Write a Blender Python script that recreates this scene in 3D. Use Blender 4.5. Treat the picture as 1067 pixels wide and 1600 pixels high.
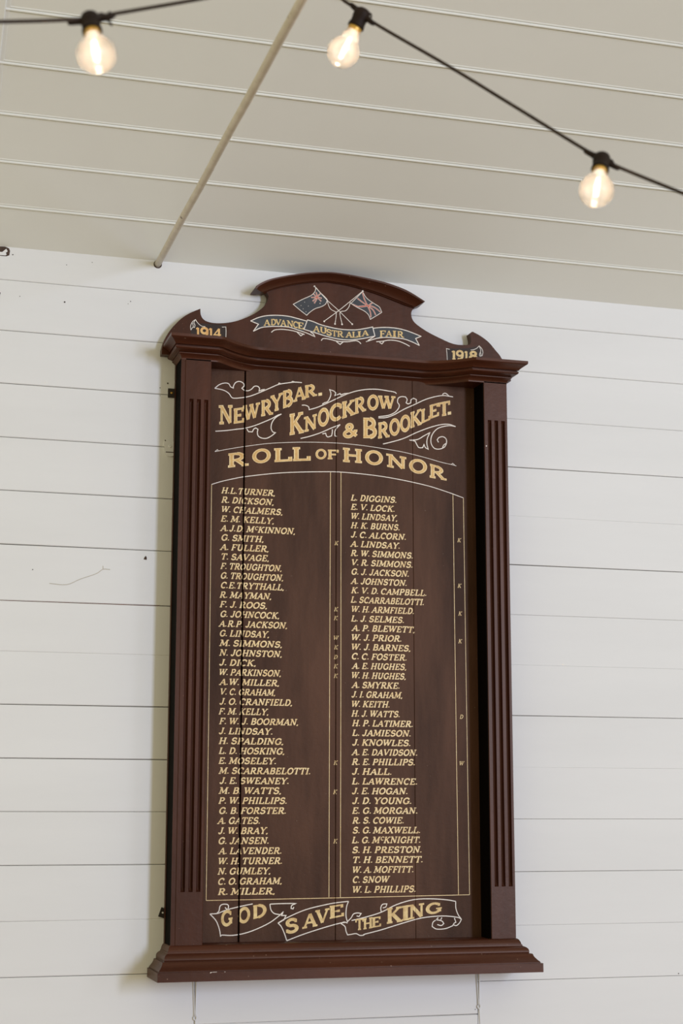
import bpy, bmesh, math, random
from mathutils import Vector, Matrix
random.seed(7)
C = bpy.context.scene.collection
SC = bpy.context.scene
for o in list(bpy.data.objects): bpy.data.objects.remove(o)

# ------------------------------------------------------------------ camera
CAM_ROWS = [[0.960894, -0.276913, 0.001186], [0.050465, 0.1709, -0.983995], [0.272278, 0.945575, 0.178191]]
FOCAL_PX = 2566.4
cam_d = bpy.data.cameras.new('camera'); cam = bpy.data.objects.new('camera', cam_d); C.objects.link(cam)
_r, _d, _f = [Vector(v) for v in CAM_ROWS]
cam.matrix_world = Matrix.Translation((0, -4.3, 1.6)) @ Matrix((_r, -_d, -_f)).transposed().to_4x4()
cam_d.sensor_fit = 'VERTICAL'; cam_d.sensor_height = 36; cam_d.sensor_width = 24
cam_d.lens = 36 * FOCAL_PX / 1600
cam_d.dof.use_dof = True; cam_d.dof.focus_distance = 4.42; cam_d.dof.aperture_fstop = 4.0
SC.camera = cam

# ------------------------------------------------------------------ light
SC.view_settings.view_transform = 'Standard'; SC.view_settings.look = 'None'
SC.view_settings.gamma = 1; SC.view_settings.exposure = 0.0; SC.view_settings.use_curve_mapping = False
world = bpy.data.worlds.new('hall_light'); SC.world = world; world.use_nodes = True
world.node_tree.nodes['Background'].inputs[0].default_value = (1.03, 0.945, 0.61, 1)
world.node_tree.nodes['Background'].inputs[1].default_value = 0.71

def window_light(name, loc, target, sx, sz, power, col):
    l = bpy.data.lights.new(name, 'AREA'); l.shape = 'RECTANGLE'; l.size = sx; l.size_y = sz
    l.energy = power; l.color = col
    o = bpy.data.objects.new(name, l); C.objects.link(o); o.location = loc
    o.rotation_euler = (Vector(target) - Vector(loc)).to_track_quat('-Z', 'Y').to_euler()
    return o
# daylight through two tall windows in the far side of the hall
window_light('window_daylight', (6.95, -13.4, 3.2), (1.2, 0, 1.8), 1.4, 4.2, 715, (0.87, 0.98, 1.34))
window_light('window_daylight', (11.6, -10.8, 3.0), (1.2, 0, 1.8), 2.2, 4.0, 118, (0.87, 0.98, 1.34))

# ------------------------------------------------------------------ materials
def lin(c):
    return tuple((v/12.92 if v <= .04045 else ((v+.055)/1.055)**2.4) for v in [x/255 for x in c]) + (1,)
def mat(name, c1, c2=None, rough=.5, scale=(8, 8, 8), bump=0., bscale=60, spec=.5, metal=0., specks=None, detail=6, tint=(1, 1, 1, 1)):
    m = bpy.data.materials.new(name); m.use_nodes = True
    nt = m.node_tree; n = nt.nodes; lk = nt.links; b = n['Principled BSDF']
    b.inputs['Roughness'].default_value = rough; b.inputs['Metallic'].default_value = metal
    b.inputs['Specular IOR Level'].default_value = spec; b.inputs['Specular Tint'].default_value = tint
    tc = n.new('ShaderNodeTexCoord'); mp = n.new('ShaderNodeMapping'); mp.inputs['Scale'].default_value = scale
    lk.new(tc.outputs['Object'], mp.inputs['Vector'])
    col = None
    nz = n.new('ShaderNodeTexNoise'); nz.inputs['Scale'].default_value = 1; nz.inputs['Detail'].default_value = detail
    nz.inputs['Roughness'].default_value = .65
    lk.new(mp.outputs[0], nz.inputs['Vector'])
    rp = n.new('ShaderNodeValToRGB'); rp.color_ramp.elements[0].position = .32; rp.color_ramp.elements[1].position = .68
    rp.color_ramp.elements[0].color = lin(c1); rp.color_ramp.elements[1].color = lin(c2 or c1)
    lk.new(nz.outputs['Fac'], rp.inputs[0]); col = rp.outputs[0]
    if specks:
        sc, thr, scol = specks
        vz = n.new('ShaderNodeTexNoise'); vz.inputs['Scale'].default_value = sc; vz.inputs['Detail'].default_value = 2
        lk.new(tc.outputs['Object'], vz.inputs['Vector'])
        r2 = n.new('ShaderNodeValToRGB'); r2.color_ramp.elements[0].position = thr; r2.color_ramp.elements[1].position = thr+.03
        lk.new(vz.outputs['Fac'], r2.inputs[0])
        mx = n.new('ShaderNodeMix'); mx.data_type = 'RGBA'
        lk.new(r2.outputs[0], mx.inputs['Factor']); lk.new(col, mx.inputs['A']); mx.inputs['B'].default_value = lin(scol)
        col = mx.outputs['Result']
    lk.new(col, b.inputs['Base Color'])
    if bump:
        bn = n.new('ShaderNodeTexNoise'); bn.inputs['Scale'].default_value = bscale; bn.inputs['Detail'].default_value = 5
        lk.new(tc.outputs['Object'], bn.inputs['Vector'])
        bp = n.new('ShaderNodeBump'); bp.inputs['Strength'].default_value = bump; bp.inputs['Distance'].default_value = .002
        lk.new(bn.outputs['Fac'], bp.inputs['Height']); lk.new(bp.outputs[0], b.inputs['Normal'])
    return m
M = {}
M['wall'] = mat('white_wall_paint', (223, 223, 222), (228, 228, 227), .55, (.8, .8, 5), .10, 14, .3)
M['gap'] = mat('dark_board_gap', (120, 108, 92), (150, 140, 124), .9, (3, 3, 40))
M['rust'] = mat('bare_brown_gap', (74, 44, 32), (104, 66, 46), .9, (9, 9, 60))
M['ceil'] = mat('cream_ceiling_paint', (229, 230, 224), (235, 236, 231), .5, (.7, .9, .9), .10, 12, .3)
M['panel'] = mat('dark_stained_panel', (55, 34, 24), (87, 59, 45), .5, (10, 10, 1.8), .25, 120, .18, specks=(150, .755, (124, 106, 94)), tint=(1, .80, .64, 1))
M['wood'] = mat('dark_red_stained_wood', (54, 25, 15), (74, 38, 25), .37, (16, 16, 2.2), .15, 70, .25, specks=(130, .765, (150, 120, 104)), tint=(1, .80, .64, 1))
M['wood_h'] = mat('dark_red_stained_moulding', (58, 28, 17), (78, 41, 27), .38, (2.2, 16, 16), .15, 70, .28, specks=(120, .755, (160, 130, 112)), tint=(1, .80, .64, 1))
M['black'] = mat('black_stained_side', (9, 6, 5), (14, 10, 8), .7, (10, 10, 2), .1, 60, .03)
M['gold'] = mat('gold_paint', (196, 158, 92), (238, 210, 146), .45, (60, 60, 60), 0, 60, .4)
M['gold_pale'] = mat('pale_gold_paint', (222, 186, 122), (248, 224, 170), .45, (50, 50, 50), 0, 60, .4)
M['gold_deep'] = mat('deep_gold_paint', (206, 160, 84), (228, 188, 112), .45, (50, 50, 50), 0, 60, .4)
M['white'] = mat('off_white_paint', (226, 214, 200), (243, 236, 226), .5, (60, 60, 60))
M['orange_gold'] = mat('orange_gold_paint', (222, 160, 84), (240, 196, 124), .5, (40, 40, 40))
M['navy'] = mat('dark_blue_black_paint', (34, 36, 38), (46, 48, 50), .5, (40, 40, 40))
M['smoke'] = mat('smoky_dark_paint', (48, 38, 32), (62, 48, 40), .5, (40, 40, 40), 0, 60, .2)
M['red'] = mat('orange_red_paint', (186, 76, 50), (206, 104, 72), .5, (40, 40, 40))
M['steel'] = mat('painted_steel', (196, 186, 168), (214, 205, 190), .45, (5, 30, 30), .2, 90, .4, specks=(45, .70, (120, 104, 84)))
M['rubber'] = mat('black_rubber', (30, 21, 15), (40, 28, 21), .6, (30, 30, 30), 0, 60, .15)
M['cable'] = mat('brown_black_cable', (46, 36, 28), (58, 46, 37), .5, (30, 30, 30), 0, 60, .2)
M['iron'] = mat('dark_brown_iron', (36, 28, 22), (52, 42, 32), .45, (40, 40, 40), metal=.3)
M['brass'] = mat('brass', (196, 150, 70), (220, 180, 100), .3, (40, 40, 40), metal=.9)
M['floor'] = mat('timber_floor', (120, 84, 56), (150, 108, 74), .4, (12, 1.5, 1))
M['dirt_shadow'] = mat('dark_dirt_and_shadow', (62, 46, 38), (84, 66, 54), .9, (60, 60, 60))  # dark brown for real dirt and for the wall plate's painted shadow
M['hole'] = mat('nail_hole', (58, 48, 40), (74, 62, 52), .9)
M['scratch'] = mat('paint_scratch', (172, 164, 148), (190, 182, 166), .7, (30, 30, 30))

def glass_mat():
    m = bpy.data.materials.new('hazy_bulb_glass'); m.use_nodes = True
    nt = m.node_tree; n = nt.nodes; lk = nt.links; n.remove(n['Principled BSDF'])
    out = n['Material Output']
    tr = n.new('ShaderNodeBsdfTransparent'); tr.inputs[0].default_value = (1, .97, .93, 1)
    tl = n.new('ShaderNodeBsdfTranslucent'); tl.inputs[0].default_value = (1, .93, .86, 1)
    gl = n.new('ShaderNodeBsdfGlossy'); gl.inputs['Roughness'].default_value = .08
    fr = n.new('ShaderNodeFresnel'); fr.inputs[0].default_value = 1.45
    tc = n.new('ShaderNodeTexCoord'); nz = n.new('ShaderNodeTexNoise'); nz.inputs['Scale'].default_value = 30
    lk.new(tc.outputs['Object'], nz.inputs['Vector'])
    mr = n.new('ShaderNodeMapRange'); mr.inputs['To Min'].default_value = .26; mr.inputs['To Max'].default_value = .40
    lk.new(nz.outputs['Fac'], mr.inputs['Value'])
    a = n.new('ShaderNodeMixShader'); b = n.new('ShaderNodeMixShader')
    lk.new(mr.outputs[0], a.inputs[0]); lk.new(tr.outputs[0], a.inputs[1]); lk.new(tl.outputs[0], a.inputs[2])
    lk.new(fr.outputs[0], b.inputs[0]); lk.new(a.outputs[0], b.inputs[1]); lk.new(gl.outputs[0], b.inputs[2])
    lk.new(b.outputs[0], out.inputs[0])
    return m
M['glass'] = glass_mat()
def glow_mat(name, col, s):
    m = bpy.data.materials.new(name); m.use_nodes = True
    b = m.node_tree.nodes['Principled BSDF']
    b.inputs['Base Color'].default_value = (1, .8, .5, 1)
    b.inputs['Emission Color'].default_value = col; b.inputs['Emission Strength'].default_value = s
    return m
M['filament'] = glow_mat('lit_filament', (1, .90, .77, 1), 17)

# ------------------------------------------------------------------ mesh helpers
class MB:
    def __init__(s): s.v = []; s.f = []
    def add(s, vs, fs):
        k = len(s.v); s.v += [tuple(v) for v in vs]; s.f += [tuple(i+k for i in f) for f in fs]
    def box(s, x0, x1, y0, y1, z0, z1):
        s.add([(x, y, z) for x in (x0, x1) for y in (y0, y1) for z in (z0, z1)],
              [(0, 1, 3, 2), (4, 6, 7, 5), (0, 4, 5, 1), (2, 3, 7, 6), (0, 2, 6, 4), (1, 5, 7, 3)])
    def grid(s, rows, closed_u=False, closed_v=False):
        n = len(rows); m = len(rows[0]); k = len(s.v)
        for r in rows: s.v += [tuple(p) for p in r]
        for i in range(n if closed_v else n-1):
            for j in range(m if closed_u else m-1):
                a = k+i*m+j; b = k+i*m+(j+1) % m; c = k+((i+1) % n)*m+(j+1) % m; d = k+((i+1) % n)*m+j
                s.f.append((a, b, c, d))
    def poly(s, pts, y):            # flat shape in the wall-parallel plane at y
        s.add([(x, y, z) for x, z in pts], [tuple(range(len(pts)))])
    def tube(s, pts, r, n=10, cap=True):
        pts = [Vector(p) for p in pts]; rows = []
        rr = r if isinstance(r, (list, tuple)) else [r]*len(pts)
        t0 = (pts[1]-pts[0]).normalized(); up = Vector((0, 0, 1)) if abs(t0.z) < .9 else Vector((1, 0, 0))
        u = t0.cross(up).normalized()
        for i, p in enumerate(pts):
            t = (pts[min(i+1, len(pts)-1)] - pts[max(i-1, 0)]).normalized()
            u = (u - t*u.dot(t)).normalized(); w = t.cross(u)
            rows.append([p + (u*math.cos(2*math.pi*j/n) + w*math.sin(2*math.pi*j/n))*rr[i] for j in range(n)])
        k = len(s.v); s.grid(rows, closed_u=True)
        if cap:
            s.f.append(tuple(k+j for j in reversed(range(n)))); s.f.append(tuple(k+(len(pts)-1)*n+j for j in range(n)))
    def lathe(s, prof, origin, axis, n=24):
        o = Vector(origin); a = Vector(axis).normalized()
        u = a.cross(Vector((0, 0, 1)) if abs(a.z) < .9 else Vector((0, 1, 0))).normalized(); w = a.cross(u)
        s.grid([[o + a*h + (u*math.cos(2*math.pi*j/n) + w*math.sin(2*math.pi*j/n))*r for j in range(n)] for h, r in prof], closed_u=True)
    def build(s, name, m, parent=None, smooth=False, weld=False, kind=None, label=None):
        me = bpy.data.meshes.new(name); me.from_pydata(s.v, [], s.f); me.materials.append(M[m] if isinstance(m, str) else m)
        bm = bmesh.new(); bm.from_mesh(me)
        if weld: bmesh.ops.remove_doubles(bm, verts=bm.verts, dist=1e-6)
        if s.v and weld: bmesh.ops.recalc_face_normals(bm, faces=bm.faces)
        bm.to_mesh(me); bm.free()
        if smooth:
            for p in me.polygons: p.use_smooth = True
        o = bpy.data.objects.new(name, me); C.objects.link(o)
        if parent:
            o.parent = parent; o.matrix_parent_inverse = Matrix.Identity(4)
            w = parent; off = Vector((0, 0, 0))
            while w: off += w.location; w = w.parent
            o.location = -off          # geometry is given in world space
        if kind: o['kind'] = kind
        if label: o['label'] = label
        return o
def rehome(o, p):
    "give a top-level mesh an origin at p without moving it"
    p = Vector(p); o.data.transform(Matrix.Translation(-p)); o.location = p
def thing(name, loc, label, cat, group=None):
    o = bpy.data.objects.new(name, None); C.objects.link(o); o.location = loc; o.empty_display_size = .1
    return tag(o, label, cat, group)
def tag(o, label, cat, group=None):
    o['label'] = label; o['category'] = cat
    if group: o['group'] = group
    return o
def sharp(o, ang=30):
    me = o.data
    for p in me.polygons: p.use_smooth = True
    bm = bmesh.new(); bm.from_mesh(me)
    for e in bm.edges:
        if len(e.link_faces) == 2 and e.calc_face_angle(0) > math.radians(ang): e.smooth = False
    bm.to_mesh(me); bm.free()
def smooth_pts(p, n=4, closed=False):
    "Catmull-Rom through the points; sharp turns are kept as corners"
    p = [Vector(q) for q in p]; N = len(p); out = []
    for i in range(N if closed else N-1):
        a, b = p[i], p[(i+1) % N]
        pa = p[i-1] if (i > 0 or closed) else a*2-b
        pb = p[(i+2) % N] if (i+2 < N or closed) else b*2-a
        if (b-a).length < 1e-7: continue
        def corner(x, y, z): return (y-x).length < 1e-7 or (z-y).length < 1e-7 or (y-x).angle(z-y) > 1.0
        if corner(pa, a, b): pa = a*2-b
        if corner(a, b, pb): pb = b*2-a
        for k in range(n):
            t = k/n
            out.append(.5*((2*a)+(b-pa)*t+(2*pa-5*a+4*b-pb)*t*t+(3*a-pa-3*b+pb)*t**3))
    if not closed: out.append(p[-1])
    return out

# ------------------------------------------------------------------ painted lettering
def arc(cx, cy, rx, ry, a0, a1, n=9):
    return [(cx+rx*math.cos(math.radians(a0+(a1-a0)*i/n)), cy+ry*math.sin(math.radians(a0+(a1-a0)*i/n))) for i in range(n+1)]
# per letter: width, strokes (s stem, h hairline), slab serifs (x, y)
FONT = {
 'A': (.86, [('h', [(.1, 0), (.43, 1)]), ('s', [(.43, 1), (.76, 0)]), ('h', [(.2, .32), (.66, .32)])], [(.1, 0), (.76, 0)]),
 'B': (.80, [('s', [(.2, 0), (.2, 1)]), ('h', [(.08, 1), (.42, 1)]), ('s', arc(.42, .76, .22, .24, 90, -90)), ('h', [(.2, .52), (.42, .52)]), ('s', arc(.44, .26, .26, .26, 90, -90)), ('h', [(.08, 0), (.44, 0)])], []),
 'C': (.84, [('s', arc(.47, .5, .36, .5, 48, 312, 16)), ('h', [(.74, .66), (.74, .98)])], []),
 'D': (.86, [('s', [(.2, 0), (.2, 1)]), ('h', [(.08, 1), (.38, 1)]), ('s', arc(.38, .5, .38, .5, 90, -90, 12)), ('h', [(.08, 0), (.38, 0)])], []),
 'E': (.78, [('s', [(.2, 0), (.2, 1)]), ('h', [(.06, 1), (.66, 1), (.66, .76)]), ('h', [(.06, 0), (.70, 0), (.70, .26)]), ('h', [(.2, .51), (.5, .51)]), ('h', [(.5, .62), (.5, .40)])], []),
 'F': (.74, [('s', [(.2, 0), (.2, 1)]), ('h', [(.06, 1), (.68, 1), (.68, .74)]), ('h', [(.2, .5), (.5, .5)]), ('h', [(.5, .61), (.5, .39)])], [(.2, 0)]),
 'G': (.90, [('s', arc(.47, .5, .36, .5, 48, 318, 16)), ('h', [(.74, .68), (.74, .98)]), ('s', [(.76, .42), (.76, .04)]), ('h', [(.58, .42), (.9, .42)])], []),
 'H': (.94, [('s', [(.2, 0), (.2, 1)]), ('s', [(.74, 0), (.74, 1)]), ('h', [(.2, .5), (.74, .5)])], [(.2, 0), (.2, 1), (.74, 0), (.74, 1)]),
 'I': (.42, [('s', [(.21, 0), (.21, 1)])], [(.21, 0), (.21, 1)]),
 'J': (.66, [('s', [(.46, 1), (.46, .28)] + arc(.28, .28, .18, .28, 0, -165, 8))], [(.46, 1)]),
 'K': (.90, [('s', [(.2, 0), (.2, 1)]), ('h', [(.70, 1), (.22, .42)]), ('s', [(.36, .58), (.74, 0)])], [(.2, 0), (.2, 1), (.70, 1), (.74, 0)]),
 'L': (.76, [('s', [(.2, 0), (.2, 1)]), ('h', [(.06, 0), (.70, 0), (.70, .30)])], [(.2, 1)]),
 'M': (1.1, [('h', [(.14, 0), (.2, 1)]), ('s', [(.2, 1), (.54, .08)]), ('h', [(.54, .08), (.86, 1)]), ('s', [(.86, 1), (.92, 0)])], [(.14, 0), (.92, 0), (.14, 1), (.92, 1)]),
 'N': (.96, [('h', [(.18, 0), (.18, 1)]), ('s', [(.18, 1), (.76, 0)]), ('h', [(.76, 0), (.76, 1)])], [(.18, 0), (.14, 1), (.76, 1)]),
 'O': (.90, [('s', arc(.45, .5, .36, .5, 0, 360, 20))], []),
 'P': (.78, [('s', [(.2, 0), (.2, 1)]), ('h', [(.06, 1), (.42, 1)]), ('s', arc(.42, .73, .26, .27, 90, -90)), ('h', [(.2, .46), (.42, .46)])], [(.2, 0)]),
 'R': (.88, [('s', [(.2, 0), (.2, 1)]), ('h', [(.06, 1), (.42, 1)]), ('s', arc(.42, .74, .24, .26, 90, -90)), ('h', [(.2, .48), (.42, .48)]), ('s', [(.42, .48), (.74, 0)])], [(.2, 0), (.78, 0)]),
 'S': (.76, [('s', arc(.38, .75, .25, .25, 35, 250, 10) + arc(.38, .26, .28, .26, 80, -145, 10)), ('h', [(.60, .74), (.60, 1)]), ('h', [(.12, .26), (.12, 0)])], []),
 'T': (.82, [('s', [(.41, 0), (.41, 1)]), ('h', [(.06, .74), (.06, 1), (.76, 1), (.76, .74)])], [(.41, 0)]),
 'U': (.92, [('s', [(.2, 1), (.2, .3)] + arc(.46, .3, .26, .3, 180, 360, 10) + [(.72, 1)])], [(.2, 1), (.72, 1)]),
 'V': (.88, [('s', [(.12, 1), (.44, 0)]), ('h', [(.44, 0), (.76, 1)])], [(.12, 1), (.76, 1)]),
 'W': (1.16, [('s', [(.1, 1), (.34, 0)]), ('h', [(.34, 0), (.58, .9)]), ('s', [(.56, 1), (.80, 0)]), ('h', [(.80, 0), (1.04, 1)])], [(.1, 1), (.56, 1), (1.04, 1)]),
 'X': (.86, [('s', [(.14, 1), (.72, 0)]), ('h', [(.70, 1), (.14, 0)])], [(.14, 1), (.72, 0), (.70, 1), (.14, 0)]),
 'Y': (.86, [('s', [(.12, 1), (.43, .46)]), ('h', [(.74, 1), (.43, .46)]), ('s', [(.43, .46), (.43, 0)])], [(.12, 1), (.74, 1), (.43, 0)]),
 '&': (.98, [('s', [(.90, .02), (.34, .66)] + arc(.44, .80, .17, .20, 215, -45, 8) + [(.30, .46)] + arc(.38, .24, .26, .24, 130, 300, 9) + [(.74, .24), (.86, .46)]), ('h', [(.70, .46), (.96, .46)])], []),
 '1': (.5, [('s', [(.28, 0), (.28, 1)]), ('h', [(.08, .86), (.28, 1)])], [(.28, 0)]),
 '9': (.8, [('s', arc(.4, .7, .27, .30, 0, 360, 16)), ('s', [(.67, .7)] + arc(.35, .45, .32, .45, 15, -120, 8))], []),
 '4': (.84, [('s', [(.58, 0), (.58, 1)]), ('h', [(.58, 1), (.06, .32), (.8, .32)])], [(.58, 0)]),
 '8': (.8, [('s', arc(.4, .76, .22, .24, 0, 360, 14)), ('s', arc(.4, .26, .28, .26, 0, 360, 16))], []),
 '.': (.30, [('s', [(.13, 0), (.13, .15)])], []),
 ',': (.30, [('s', [(.15, .10), (.15, .0), (.08, -.14)])], []),
 ' ': (.30, [], []),
}
def ribbon(pts, w, closed=False):
    P = [Vector(p) for p in pts]
    q = [P[0]]
    for p in P[1:]:
        if (p-q[-1]).length > 1e-6: q.append(p)
    P = q
    if len(P) < 2: return []
    if (P[0]-P[-1]).length < 1e-6 and len(P) > 3: closed = True; P = P[:-1]
    n = len(P); L = []; R = []
    for i in range(n):
        a = P[i]-P[i-1] if (i > 0 or closed) else P[1]-P[0]
        b = P[(i+1) % n]-P[i] if (i < n-1 or closed) else P[-1]-P[-2]
        a = a.normalized(); b = b.normalized()
        na = Vector((-a.y, a.x)); nb = Vector((-b.y, b.x)); m = na+nb
        if m.length < .3: m = na
        m = m.normalized(); k = min(1/max(m.dot(na), .45), 1.9)
        L.append(P[i]+m*w*.5*k); R.append(P[i]-m*w*.5*k)
    out = []
    for i in range(n if closed else n-1):
        j = (i+1) % n; out.append([R[i], R[j], L[j], L[i]])
    return out
def glyph(ch, sw, hw, skel=None):
    w, st, sf = FONT[ch]; out = []; k_ = skel or hw; sl = .155-(k_-hw)*.6
    Y = lambda y: k_/2+y*(1-k_)
    for k, pts in st:
        flat = [(x, Y(y)) for x, y in pts]
        out += ribbon(flat, sw if k == 's' else hw)
    for x, y in sf:
        out.append([Vector((x-sl, Y(y)-hw/2)), Vector((x+sl, Y(y)-hw/2)), Vector((x+sl, Y(y)+hw/2)), Vector((x-sl, Y(y)+hw/2))])
    return w, out
GAPS = [(.9543, .9586), (1.2160, 1.2176), (1.4396, 1.4405)]      # the open joints between the panel's planks
def clip_half(p, x, keep_left):
    o = []
    for i in range(len(p)):
        a, b = p[i], p[(i+1) % len(p)]
        ia = (a[0] <= x) == keep_left; ib = (b[0] <= x) == keep_left
        if ia: o.append(a)
        if ia != ib:
            t = (x-a[0])/(b[0]-a[0]); o.append((x, a[1]+(b[1]-a[1])*t))
    return o
def clip(polys, gaps):
    for g0, g1 in gaps:
        out = []
        for p in polys:
            xs = [q[0] for q in p]
            if max(xs) <= g0 or min(xs) >= g1: out.append(p); continue
            for r in (clip_half(p, g0, True), clip_half(p, g1, False)):
                if len(r) > 2: out.append(r)
        polys = out
    return polys
def orient(p):
    a = sum(p[i][0]*p[(i+1) % len(p)][1]-p[(i+1) % len(p)][0]*p[i][1] for i in range(len(p)))
    return p if a > 0 else p[::-1]
def paint(name, polys, y, m, parent, gaps=None, label=None):
    mb = MB()
    for i, p in enumerate(clip([[tuple(q) for q in pp] for pp in polys], gaps or [])): mb.poly(orient(p), y-(i % 17)*9e-6)   # brush strokes lie over one another
    return mb.build(name, m, parent, label=label)
def quad_letters(letters, sw, hw, inner=None):
    out = []
    for ch, (a, b, c, d) in letters:
        w, g = glyph(ch, sw, hw) if ch != '.' else (1, [[Vector((0, 0)), Vector((1, 0)), Vector((1, .19)), Vector((0, .19))]])
        a, b, c, d = Vector(a), Vector(b), Vector(c), Vector(d)
        xs = [v.x for q in g for v in q]; x0, x1 = min(xs), max(xs)
        if inner and ch == '.': continue
        if inner: g = glyph(ch, inner[0], inner[1], hw)[1]
        for q in g:
            r = []
            for v in q:
                u = (v.x-x0)/(x1-x0) 
                r.append((a*(1-u)+b*u)*(1-v.y)+(d*(1-u)+c*u)*v.y)
            out.append(r)
    return out
def line_letters(text, x0, x1, zb, h=.0174, sw=.195, hw=.13, shear=.27):
    tot = 0; items = []
    i = 0
    while i < len(text):
        ch = text[i]; small = False
        if ch == '^': ch = 'C'; small = True
        w, g = glyph(ch, sw, hw)
        if ch == ' ': w = .26
        k = .6 if small else 1
        items.append((tot, g, small)); tot += w*k + (.05 if ch != ' ' else 0); i += 1
    sx = (x1-x0)/(tot+.02); out = []
    for off, g, small in items:
        jit = random.uniform(-.03, .03)
        for q in g:
            r = []
            for v in q:
                vx, vy = (v.x*.6, .42+v.y*.58) if small else (v.x, v.y)
                r.append((x0+(off+vx)*sx+vy*h*shear-.001, zb+vy*h*(1+jit*.6)+jit*.0004))
            out.append(r)
    return out
def stroke_lines(lines, w, n=4):
    out = []
    for l in lines: out += ribbon([(p[0], p[1]) for p in smooth_pts([Vector((a, b)) for a, b in l], n)], w)
    return out

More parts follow.
